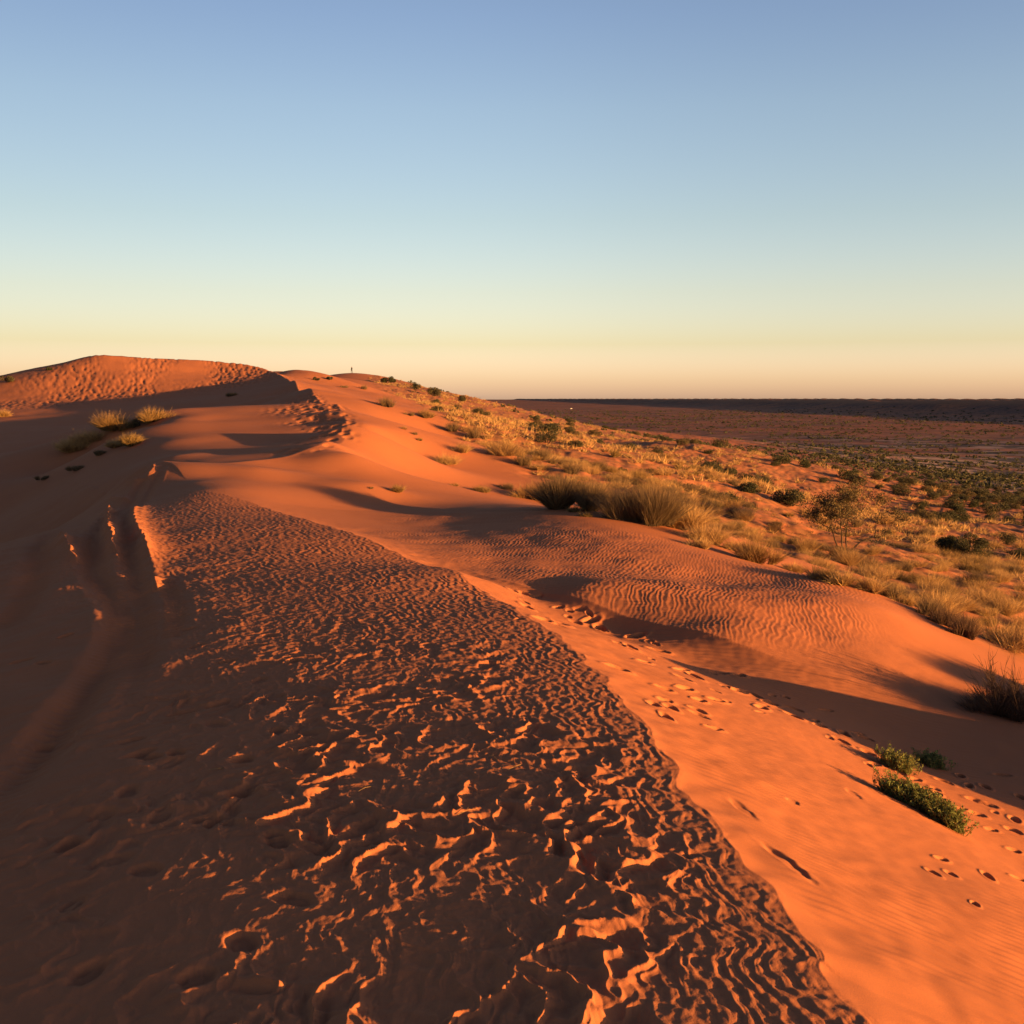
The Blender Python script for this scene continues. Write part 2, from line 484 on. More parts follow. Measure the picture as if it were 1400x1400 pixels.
    for pl, d, w in ruts:
        bb = (x > pl[:, 0].min() - 1) & (x < pl[:, 0].max() + 1) & (y > pl[:, 1].min() - 1.5) & (y < pl[:, 1].max() + 1.5)
        i = np.where(bb)[0]
        s, al, L = polydist(x[i], y[i], pl)
        k = np.abs(s) / w
        z[i] += (-.8 * d * np.exp(-k ** 2) + .10 * d * np.exp(-((k - 1.6) / .4) ** 2)
                 + .006 * np.exp(-k ** 6) * np.sin(2 * np.pi * (al + .3 * np.abs(s)) / .09)) * sstep(0, .06, al / L) * (1 - sstep(.9, 1, al / L))
    # --- footprints
    for px, py, an, ln, wd, dp in prints:
        R = ln * 3
        i = np.where((np.abs(x - px) < R) & (np.abs(y - py) < R))[0]
        if len(i) == 0:
            continue
        c, sn = math.cos(an), math.sin(an)
        a = ((x[i] - px) * c + (y[i] - py) * sn) / ln
        b = (-(x[i] - px) * sn + (y[i] - py) * c) / wd
        k = np.sqrt(a * a + b * b) + .12 * perlin(x[i] / .06, y[i] / .06, 97)
        z[i] += -dp * (1 - sstep(.55, 1.05, k)) + .12 * dp * np.exp(-((k - 1.25) / .3) ** 2)
    # --- footprints on the far slopes
    i = np.where((r > 24) & (r < 170) & (x < -3.5) & (x > -80))[0]
    X, Y = x[i], y[i]
    m = blobs(X, Y, PEAKw); m2 = blobs(X, Y, RIMw)
    s3, _, _ = polydist(X, Y, C3[:, :2])
    d1, d2, rr = voronoi(X / .55 + .25 * perlin(X / 2, Y / 2, 98), Y / 1.1, 99)
    streak = perlin(X / 5 + Y / 12, Y / 26 - X / 50, 100)
    z[i] += m * sstep(-.45, .3, streak + .25) * -.10 * (rr > .25) * (1 - sstep(.12, .5, d1))
    d1, d2, rr = voronoi(X / .36, Y / .62, 101)
    z[i] += m2 * sstep(-.6, .1, s3 * np.where(Y > 70, 0, -1)) * -.065 * (rr > .15) * (1 - sstep(.12, .55, d1))
    z[i] += sstep(30, 60, np.hypot(X, Y)) * (1 - sstep(-9, -4, X)) * (.10 * perlin(X / 6, Y / 6, 102) + .03 * perlin(X / 1.7, Y / 1.7, 103))
    # --- hummocks of the vegetated apron
    k = veg_mask(x, y)
    z += k * (.16 * perlin(x / 2.6, y / 2.6, 110) + .10 * np.abs(perlin(x / 1.1, y / 1.1, 111)) + .04 * perlin(x / .4, y / .4, 112)) * sstep(10, 20, r)
    return z


# outline between bare sand and the vegetated apron (x, y), grown right of it
VEGL = [(2.0, -60), (3.0, -10), (5.2, 3), (5.6, 8), (5.2, 11)] + [tuple(at(u, v)[:2]) for u, v in
       [(1350, 895), (1290, 862), (1190, 808), (1085, 765), (1000, 745), (930, 722), (860, 705), (790, 690), (730, 668), (690, 640), (640, 615), (600, 580), (560, 552), (515, 530)]] + [(-33, 230), (-45, 420)]
VEGL = np.array(VEGL)


def veg_mask(x, y):
    s, al, L = polydist(x, y, VEGL)
    return sstep(-.3, 1.6, s + .5 * perlin(np.asarray(x) / 1.3, np.asarray(y) / 1.3, 113)).astype(F)


# ------------------------------------------------------------------ the ground sheet
def build_ground():
    d = .00068 / Q
    core = np.arange(-.475, .475, d)
    side, a, st = [], .475, d
    while a < math.pi - .02:
        st = min(st * 1.10, .03)
        a += st
        side.append(min(a, math.pi))
    side = np.array([s for s in side if s < math.pi - .004])
    az = np.concatenate([-side[::-1], core, side, [math.pi]])
    rs = [.4]
    while rs[-1] < 32000:
        r = rs[-1]
        s = np.interp(math.log(r), np.log([.4, 2.2, 2.6, 14, 30, 60, 160, 400, 1500, 9000, 32000]),
                      [.08, .01, .0019, .0019, .0030, .0040, .005, .012, .02, .03, .06])
        rs.append(r * (1 + s / Q))
    rs = np.array(rs)
    na, nr = len(az), len(rs)
    AZ, RR = np.meshgrid(az, rs)
    X = (RR * np.sin(AZ)).ravel(); Y = (RR * np.cos(AZ)).ravel()
    # the smooth base on a coarser lattice, interpolated bilinearly in (az, ln r)
    ga = np.linspace(-math.pi, math.pi, 9); 
    ca = np.concatenate([np.arange(-math.pi, -.5, .03), np.arange(-.5, .5, .004), np.arange(.5, math.pi + .031, .03)])
    cr = np.arange(math.log(.4), math.log(32100), .014)
    A2, L2 = np.meshgrid(ca, cr)
    B = base(np.exp(L2) * np.sin(A2), np.exp(L2) * np.cos(A2))

    def hermite(B, g, q, axis):
        """cubic resampling along one axis"""
        i = np.clip(np.searchsorted(g, q) - 1, 1, len(g) - 3)
        t = (q - g[i]) / (g[i + 1] - g[i])
        B = np.moveaxis(B, axis, 0)
        p0, p1, p2, p3 = B[i - 1], B[i], B[i + 1], B[i + 2]
        h = (g[i + 1] - g[i]); m1 = (p2 - p0) * (h / (g[i + 1] - g[i - 1]))[:, None]; m2 = (p3 - p1) * (h / (g[i + 2] - g[i]))[:, None]
        t = t[:, None]
        out = (2 * t ** 3 - 3 * t ** 2 + 1) * p1 + (t ** 3 - 2 * t ** 2 + t) * m1 + (-2 * t ** 3 + 3 * t ** 2) * p2 + (t ** 3 - t ** 2) * m2
        return np.moveaxis(out, 0, axis)
    Z = hermite(hermite(B, ca, az, 1).astype(float), cr, np.log(rs), 0).ravel()
    rad = np.hypot(X, Y)
    far = rad > 420
    kf = sstep(420, 700, rad[far])
    Z[far] = Z[far] * (1 - kf) + plain(X[far], Y[far]) * kf
    near = rad < 420
    Z[near] += crests(X[near], Y[near]) + bank(X[near], Y[near])
    Z[near] += detail(X[near], Y[near])
    verts = np.empty((na * nr + 1, 3), F)
    verts[:-1, 0] = X; verts[:-1, 1] = Y; verts[:-1, 2] = Z
    verts[-1] = (0, 0, Z[:na].mean())
    i = np.arange(nr - 1)[:, None] * na + np.arange(na)[None]
    j = np.arange(nr - 1)[:, None] * na + (np.arange(na)[None] + 1) % na
    quads = np.stack([i, j, j + na, i + na], -1).reshape(-1, 4)[:, ::-1]
    k = np.arange(na)
    tris = np.stack([np.full(na, na * nr), k, (k + 1) % na], 1)[:, ::-1]
    me = bpy.data.meshes.new("ground")
    me.vertices.add(len(verts)); me.vertices.foreach_set("co", verts.ravel())
    nl = quads.size + tris.size
    me.loops.add(nl)
    me.loops.foreach_set("vertex_index", np.concatenate([quads.ravel(), tris.ravel()]).astype(np.int32))
    me.polygons.add(len(quads) + len(tris))
    me.polygons.foreach_set("loop_start", np.concatenate([np.arange(len(quads)) * 4, quads.size + np.arange(len(tris)) * 3]).astype(np.int32))
    me.polygons.foreach_set("use_smooth", np.ones(len(quads) + len(tris), bool))
    vm = np.zeros(len(verts), F)
    vm[:-1] = veg_mask(X, Y)
    at_ = me.attributes.new("scrub", 'FLOAT', 'POINT'); at_.data.foreach_set("value", vm)
    me.update(); me.validate()
    ob = bpy.data.objects.new("ground", me)
    col.objects.link(ob)
    ob["kind"] = "structure"
    me.materials.append(mat_ground())
    return ob


# ------------------------------------------------------------------ materials
def new_mat(name):
    m = bpy.data.materials.new(name); m.use_nodes = True
    nt = m.node_tree
    b = nt.nodes["Principled BSDF"]
    b.inputs["Specular IOR Level"].default_value = .1
    b.inputs["Roughness"].default_value = .95
    return m, nt, b


def N(nt, t, **kw):
    n = nt.nodes.new(t)
    for k, v in kw.items():
        setattr(n, k, v)
    return n


def mixc(nt, fac, a, b):
    m = N(nt, 'ShaderNodeMix', data_type='RGBA')
    for s, v in ((0, fac), (6, a), (7, b)):
        if isinstance(v, (int, float)):
            m.inputs[s].default_value = v
        elif isinstance(v, tuple):
            m.inputs[s].default_value = v + (1,)
        else:
            nt.links.new(v, m.inputs[s])
    return m.outputs[2]


def noise(nt, vec, scale, detail=4, rough=.55):
    n = N(nt, 'ShaderNodeTexNoise')
    n.inputs['Scale'].default_value = scale; n.inputs['Detail'].default_value = detail; n.inputs['Roughness'].default_value = rough
    nt.links.new(vec, n.inputs['Vector'])
    return n.outputs['Fac']


def ramp(nt, fac, *stops):
    r = N(nt, 'ShaderNodeValToRGB')
    e = r.color_ramp.elements
    while len(e) < len(stops):
        e.new(.5)
    for k, (p, c) in enumerate(stops):
        e[k].position = p
        e[k].color = (c, c, c, 1) if isinstance(c, (int, float)) else c + (1,)
    nt.links.new(fac, r.inputs[0])
    return r.outputs[0]


def mat_ground():
    m, nt, b = new_mat("red_sand")
    L = nt.links
    geo = N(nt, 'ShaderNodeNewGeometry')
    pos = geo.outputs['Position']
    sep = N(nt, 'ShaderNodeSeparateXYZ'); L.new(pos, sep.inputs[0])
    sand = mixc(nt, ramp(nt, noise(nt, pos, .9, 5), (.3, 0), (.7, 1)), (.330, .122, .054), (.295, .112, .053))
    sand = mixc(nt, ramp(nt, noise(nt, pos, 260, 2), (.35, 0), (.75, 1)), sand, (.245, .098, .056))
    # litter between the tussocks
    att = N(nt, 'ShaderNodeAttribute', attribute_name='scrub')
    lit = ramp(nt, noise(nt, pos, 1.6, 6, .7), (.42, 0), (.58, 1))
    mm = N(nt, 'ShaderNodeMath', operation='MULTIPLY'); L.new(att.outputs['Fac'], mm.inputs[0]); L.new(lit, mm.inputs[1])
    mm2 = N(nt, 'ShaderNodeMath', operation='MULTIPLY'); L.new(mm.outputs[0], mm2.inputs[0]); mm2.inputs[1].default_value = .85
    c = mixc(nt, mm2.outputs[0], sand, (.165, .085, .045))
    # the plain: darker, stony, with burnt and pale clay patches
    mp = N(nt, 'ShaderNodeMapping'); L.new(pos, mp.inputs[0])
    far = ramp(nt, noise(nt, pos, .010, 7, .65), (.42, 0), (.58, 1))
    pl = mixc(nt, far, (.270, .094, .046), (.140, .064, .046))
    pl = mixc(nt, ramp(nt, noise(nt, pos, .12, 6, .7), (.50, 0), (.60, 1)), pl, (.050, .036, .030))
    # dark clay pan at the foot of the dune with pale crusts
    cx = N(nt, 'ShaderNodeMapRange', interpolation_type='SMOOTHSTEP'); L.new(sep.outputs[0], cx.inputs[0])
    cx.inputs[1].default_value = 62; cx.inputs[2].default_value = 112
    cy = N(nt, 'ShaderNodeMapRange', interpolation_type='SMOOTHSTEP'); L.new(sep.outputs[1], cy.inputs[0])
    cy.inputs[1].default_value = 900; cy.inputs[2].default_value = 560
    cm = N(nt, 'ShaderNodeMath', operation='MULTIPLY'); L.new(cx.outputs[0], cm.inputs[0]); L.new(cy.outputs[0], cm.inputs[1])
    pale = ramp(nt, noise(nt, pos, .045, 5, .65), (.49, 0), (.56, 1))
    pan = mixc(nt, pale, (.045, .038, .037), (.26, .18, .15))
    cmn = N(nt, 'ShaderNodeMath', operation='MULTIPLY'); L.new(cm.outputs[0], cmn.inputs[0])
    L.new(ramp(nt, noise(nt, pos, .02, 4, .6), (.36, 0), (.52, 1)), cmn.inputs[1])
    pl = mixc(nt, cmn.outputs[0], pl, pan)
    zr = N(nt, 'ShaderNodeMapRange', interpolation_type='SMOOTHSTEP'); L.new(sep.outputs[2], zr.inputs[0])
    zr.inputs[1].default_value = -3; zr.inputs[2].default_value = -12
    c = mixc(nt, zr.outputs[0], c, pl)
    L.new(c, b.inputs['Base Color'])
    bp = N(nt, 'ShaderNodeBump'); bp.inputs['Strength'].default_value = .25; bp.inputs['Distance'].default_value = .004
    L.new(noise(nt, pos, 170, 3), bp.inputs['Height'])
    L.new(bp.outputs[0], b.inputs['Normal'])
    b.inputs['Specular IOR Level'].default_value = .05
    return m


# ------------------------------------------------------------------ light, sky, camera
def build_light():
    sd = bpy.data.lights.new("sun", 'SUN')
    sd.energy = 5.0; sd.angle = math.radians(.5); sd.color = (1.0, .462, .118)
    so = bpy.data.objects.new("sun", sd); col.objects.link(so)
    so.rotation_euler = Vector(SUN).to_track_quat('Z', 'Y').to_euler()
    w = bpy.data.worlds.new("World"); scene.world = w; w.use_nodes = True
    nt = w.node_tree; L = nt.links
    bg = nt.nodes["Background"]
    sky = N(nt, 'ShaderNodeTexSky', sky_type='NISHITA')
    sky.sun_disc = False; sky.sun_elevation = SUN_EL; sky.sun_rotation = SUN_AZ
    sky.altitude = 50; sky.air_density = 1.0; sky.dust_density = 1.0; sky.ozone_density = 1.5
    if False:
        L.new(sky.outputs[0], bg.inputs[0]); bg.inputs[1].default_value = .1
    else:
        geo = N(nt, 'ShaderNodeTexCoord')
        sp = N(nt, 'ShaderNodeSeparateXYZ'); L.new(geo.outputs['Generated'], sp.inputs[0])
        mr = N(nt, 'ShaderNodeMapRange'); L.new(sp.outputs[2], mr.inputs[0]); mr.inputs[1].default_value = -.05; mr.inputs[2].default_value = 1
        rp = N(nt, 'ShaderNodeValToRGB'); L.new(mr.outputs[0], rp.inputs[0])
        e = rp.color_ramp.elements
        for k, (zz, c) in enumerate(SKYRAMP):
            if k >= 2: e.new(.5)
        for k, (zz, c) in enumerate(SKYRAMP):
            e[k].position = (zz + .05) / 1.05; e[k].color = tuple(c) + (1,)
        mx = N(nt, 'ShaderNodeMix', data_type='RGBA', blend_type='MULTIPLY'); mx.inputs[0].default_value = 1
        L.new(sky.outputs[0], mx.inputs[6]); L.new(rp.outputs[0], mx.inputs[7])
        # the anti-solar side of the sky is a little less bright than the model's
        ma = N(nt, 'ShaderNodeMapRange', interpolation_type='SMOOTHSTEP'); L.new(sp.outputs[0], ma.inputs[0])
        ma.inputs[1].default_value = -.55; ma.inputs[2].default_value = .05; ma.inputs[3].default_value = .74; ma.inputs[4].default_value = 1.0
        m2 = N(nt, 'ShaderNodeMix', data_type='RGBA', blend_type='MULTIPLY'); m2.inputs[0].default_value = 1
        L.new(mx.outputs[2], m2.inputs[6]); L.new(ma.outputs[0], m2.inputs[7])
        L.new(m2.outputs[2], bg.inputs[0]); bg.inputs[1].default_value = SKYSTR
    cam = bpy.data.cameras.new("camera"); co = bpy.data.objects.new("camera", cam); col.objects.link(co)
    cam.sensor_width = 36; cam.sensor_fit = 'HORIZONTAL'; cam.lens = 36 * 1508 / 1400
    cam.clip_start = .05; cam.clip_end = 60000
    co.location = (0, 0, EYE)
    co.rotation_euler = (math.pi / 2 - PITCH, 0, 0)
    scene.camera = co
    vs = scene.view_settings
    scene.display_settings.display_device = 'sRGB'
    vs.view_transform = 'Standard'; vs.look = 'None'; vs.gamma = 1; vs.exposure = 2.2
    vs.use_curve_mapping = False
    scene.cycles.max_bounces = 5; scene.cycles.diffuse_bounces = 3; scene.cycles.transparent_max_bounces = 4


SKYRAMP = [
    (-0.0500, (0.3839, 0.3843, 0.9600)),
    (0.0033, (0.3839, 0.3843, 0.9600)),
    (0.0164, (0.3346, 0.3342, 0.7315)),
    (0.0489, (0.2522, 0.2399, 0.3405)),
    (0.0938, (0.2423, 0.2202, 0.2668)),
    (0.1562, (0.2227, 0.2055, 0.2324)),
    (0.2448, (0.2130, 0.1968, 0.2249)),
    (0.3157, (0.1883, 0.1762, 0.2168)),
    (0.5500, (0.1130, 0.1057, 0.1301)),
    (1.0000, (0.0847, 0.0793, 0.0976)),
]
SKYSTR = 0.4003



# ------------------------------------------------------------------ plants
def mesh_obj(name, V, faces, mat, parent=None, smooth=False):
    """faces: list of (n, k) index arrays"""
    me = bpy.data.meshes.new(name)
    V = np.asarray(V, F)
    me.vertices.add(len(V)); me.vertices.foreach_set("co", V.ravel())
    li = np.concatenate([f.ravel() for f in faces]).astype(np.int32)
    tot = np.concatenate([np.full(len(f), f.shape[1]) for f in faces])
    st = np.concatenate([[0], np.cumsum(tot)[:-1]]).astype(np.int32)
    me.loops.add(len(li)); me.loops.foreach_set("vertex_index", li)
    me.polygons.add(len(tot)); me.polygons.foreach_set("loop_start", st)
    if smooth:
        me.polygons.foreach_set("use_smooth", np.ones(len(tot), bool))
    me.update(); me.validate()
    me.materials.append(mat)
    ob = bpy.data.objects.new(name, me); col.objects.link(ob)
    if parent:
        ob.parent = parent
    return ob


def blades(base_, dirs, L, W, droop, r, segs=2):
    """tapering grass blades; returns V, faces"""
    n = len(base_)
    side = np.cross(dirs, r.normal(size=(n, 3))); side /= np.linalg.norm(side, axis=1)[:, None] + 1e-9
    rows = []
    for k in range(segs + 1):
        t = k / segs
        p = base_ + dirs * (L * t)[:, None]
        p = p + np.array([0, 0, -1.]) * (droop * L * t * t)[:, None]
        if k < segs:
            w = (W * (1 - .55 * t))[:, None] * .5
            rows += [p - side * w, p + side * w]
        else:
            rows += [p]
    V = np.stack(rows, 1)
    m = V.shape[1]
    o = np.arange(n)[:, None] * m
    fs = []
    for k in range(segs - 1):
        fs.append(o + np.array([[2 * k, 2 * k + 1, 2 * k + 3, 2 * k + 2]]))
    k = 2 * (segs - 1)
    tri = o + np.array([[k, k + 1, k + 2]])
    return V.reshape(-1, 3), ([np.concatenate(fs)] if fs else []) + [tri]


def fan_dirs(n, spread, r, up=.0):
    a = r.uniform(0, 2 * np.pi, n); th = spread * np.sqrt(r.uniform(up, 1, n))
    return np.stack([np.sin(th) * np.cos(a), np.sin(th) * np.sin(a), np.cos(th)], 1), a


def tussock(n, R, H, seed, spread=1.0, W=.007, droop=.25, crowns=7):
    r = np.random.default_rng(seed)
    cc_ = np.stack([r.normal(0, R * .36, crowns), r.normal(0, R * .36, crowns)], 1)
    k = r.integers(0, crowns, n)
    hs = r.uniform(.65, 1.1, crowns)[k]
    d, a = fan_dirs(n, spread, r)
    b = np.zeros((n, 3)); b[:, :2] = cc_[k] + r.normal(0, R * .10, (n, 2))
    d[:, :2] += cc_[k] * .5 / max(R, .01); d /= np.linalg.norm(d, axis=1)[:, None]
    L = H * hs * r.uniform(.5, 1.05, n) * (1.0 + .1 * spread)
    return blades(b, d, L, np.full(n, W) * r.uniform(.6, 1.2, n), droop * r.uniform(.2, 1.4, n), r)


def leaves(cent, size, r, elong=1.8):
    n = len(cent)
    u = r.normal(size=(n, 3)); u /= np.linalg.norm(u, axis=1)[:, None]
    w = np.cross(u, r.normal(size=(n, 3))); w /= np.linalg.norm(w, axis=1)[:, None]
    s = (size * r.uniform(.6, 1.3, n))[:, None]
    V = np.stack([cent - u * s * elong / 2, cent + w * s * .42, cent + u * s * elong / 2, cent - w * s * .42], 1).reshape(-1, 3)
    return V, [np.arange(n * 4).reshape(n, 4)]


def tubes(paths, sides=4):
    """paths: list of (k,4) arrays x,y,z,radius"""
    Vs, Fs, o = [], [], 0
    for p in paths:
        p = np.asarray(p, float); k = len(p)
        t = np.gradient(p[:, :3], axis=0); t /= np.linalg.norm(t, axis=1)[:, None] + 1e-9
        ref = np.array([.31, .87, .38])
        a = np.cross(t, ref); a /= np.linalg.norm(a, axis=1)[:, None] + 1e-9
        b = np.cross(t, a)
        an = np.arange(sides) * 2 * np.pi / sides
        ring = p[:, None, :3] + p[:, None, 3:4] * (a[:, None] * np.cos(an)[None, :, None] + b[:, None] * np.sin(an)[None, :, None])
        Vs.append(ring.reshape(-1, 3))
        i = np.arange(k - 1)[:, None] * sides + np.arange(sides)[None]
        j = np.arange(k - 1)[:, None] * sides + (np.arange(sides)[None] + 1) % sides
        Fs.append((np.stack([i, j, j + sides, i + sides], -1).reshape(-1, 4)) + o)
        o += k * sides
    return np.concatenate(Vs), [np.concatenate(Fs)]


def plant_mat(name, ca, cb, cc_=None, rough=.8):
    """blade colour varies from blade to blade and from plant to plant"""
    m, nt, b = new_mat(name)
    L = nt.links
    geo = N(nt, 'ShaderNodeNewGeometry'); oi = N(nt, 'ShaderNodeObjectInfo')
    c = mixc(nt, geo.outputs['Random Per Island'], ca, cb)
    if cc_:
        mr = N(nt, 'ShaderNodeMath', operation='MULTIPLY'); L.new(oi.outputs['Random'], mr.inputs[0]); mr.inputs[1].default_value = .75
        c = mixc(nt, mr.outputs[0], c, cc_)
    L.new(c, b.inputs['Base Color'])
    b.inputs['Roughness'].default_value = rough
    b.inputs['Specular IOR Level'].default_value = .12
    tr = N(nt, 'ShaderNodeBsdfTranslucent'); L.new(c, tr.inputs[0])
    ms = N(nt, 'ShaderNodeMixShader'); ms.inputs[0].default_value = .25
    L.new(b.outputs[0], ms.inputs[1]); L.new(tr.outputs[0], ms.inputs[2])
    L.new(ms.outputs[0], nt.nodes['Material Output'].inputs[0])
    return m


M_STRAW = plant_mat("dry_straw", (.40, .268, .115), (.22, .143, .070), (.27, .165, .080))
M_CANE = plant_mat("grey_brown_cane", (.155, .110, .065), (.070, .052, .034), (.15, .105, .06))
M_OLIVE = plant_mat("olive_grass", (.21, .145, .058), (.11, .082, .036), (.26, .152, .072))
M_LITTER = plant_mat("dead_grass", (.26, .155, .070), (.11, .072, .038))
M_DARK = plant_mat("dark_leaf", (.050, .056, .030), (.030, .034, .020), (.075, .065, .040))
M_TREE = plant_mat("tree_leaf", (.115, .090, .045), (.060, .050, .030))
M_GREEN = plant_mat("fresh_leaf", (.150, .175, .060), (.065, .090, .028), (.14, .15, .05))
M_TWIG = plant_mat("twig", (.12, .075, .05), (.07, .045, .035))
M_BARK = plant_mat("bark", (.075, .055, .042), (.06, .045, .035))


def ground_z(x, y):
    x = np.atleast_1d(np.asarray(x, float)); y = np.atleast_1d(np.asarray(y, float))
    return zbase(x, y) + detail(x, y)


def spot(u, v, rmax=900.):
    p = at(u, v, rmax)
    return Vector((p[0], p[1], float(ground_z(p[0], p[1])[0]))), p[1] / ray(u, v)[1] / 1508     # place, metres per pixel there


def tag(o, label, cat, group=None):
    o["label"] = label; o["category"] = cat
    if group:
        o["group"] = group
    return o


def thing(name, loc, label, cat, group=None):
    o = bpy.data.objects.new(name, None); col.objects.link(o); o.location = loc
    o.empty_display_size = .2
    return tag(o, label, cat, group)


def copy_tree(o):
    c = o.copy(); col.objects.link(c)
    for ch in o.children:
        d = ch.copy(); col.objects.link(d); d.parent = c
    return c


# ---- plant builders: meshes one unit wide (radius .5) and one unit high, scaled to size
def grow_tussock(name, kind, seed, w, h, n, parent=None, W=None):
    mat = dict(straw=M_STRAW, cane=M_CANE, olive=M_OLIVE, twig=M_TWIG)[kind]
    W = W or .0065
    sp = dict(straw=.95, cane=.75, olive=.9, twig=.7)[kind]
    V, fs = tussock(n, .40 * w, h, seed, sp, W, dict(straw=.28, cane=.10, olive=.2, twig=.02)[kind], max(3, int(5 + 6 * w)))
    return mesh_obj(name, V, fs, mat, parent)


def shrub_parts(w, h, seed, nleaf, lsize, root, mat, clumps=9, stems=True):
    r = np.random.default_rng(seed)
    cs, rad = [], []
    for k in range(clumps):
        a = r.uniform(0, 2 * np.pi); q = np.sqrt(r.uniform(0, 1)) * .36 * w
        cs.append((q * math.cos(a), q * math.sin(a), h * r.uniform(.28, .74) * (1 - .5 * (q / (.5 * w)) ** 2)))
        rad.append(r.uniform(.13, .24) * min(w, 1.6 * h))
    cs = np.array(cs); rad = np.array(rad)
    k = r.integers(0, clumps, nleaf)
    d = r.normal(size=(nleaf, 3)); d /= np.linalg.norm(d, axis=1)[:, None]
    p = cs[k] + d * (rad[k] * r.uniform(.45, 1.12, nleaf) ** .6)[:, None] * np.array([1.15, 1.15, .95])
    p[:, 2] = np.maximum(p[:, 2], r.uniform(.01, .10, nleaf) * h)
    V, fs = leaves(p, np.full(nleaf, lsize), r)
    f = mesh_obj("foliage", V, fs, mat, root)
    if stems:
        ps = []
        for c in cs:
            m = c * .5 + np.array([0, 0, -.04 * h]) + r.normal(0, .03 * w, 3)
            ps.append([(c[0] * .12, c[1] * .12, -.05 * h, .018 * w), (m[0], m[1], m[2], .012 * w), (c[0], c[1], c[2], .005 * w)])
        V, fs = tubes(ps)
        mesh_obj("stem", V, fs, M_BARK, root)
    return f


def make_tuft(u, v, wpx, hpx, kind, label, seed, n=900, cat="grass tussock", name="grass_tussock", W=None):
    p, k = spot(u, v)
    o = grow_tussock(name, kind, seed, wpx * k, hpx * k, n, None, W or max(.006, .30 * k))
    o.location = p - Vector((0, 0, .02))
    tag(o, label, cat)
    taken.append((p[0], p[1], wpx * k * .5))
    return o


def make_shrub(u, v, wpx, hpx, label, seed, n=1500, mat=None, cat="shrub", name="dark_shrub", clumps=9):
    p, k = spot(u, v)
    w, h = wpx * k, hpx * k
    o = thing(name, p - Vector((0, 0, .03)), label, cat)
    shrub_parts(w, h, seed, int(n * 2.2), max(.014, .030 * math.sqrt(w * h), .8 * k), o, mat or M_DARK, clumps)
    taken.append((p[0], p[1], w * .5))
    return o


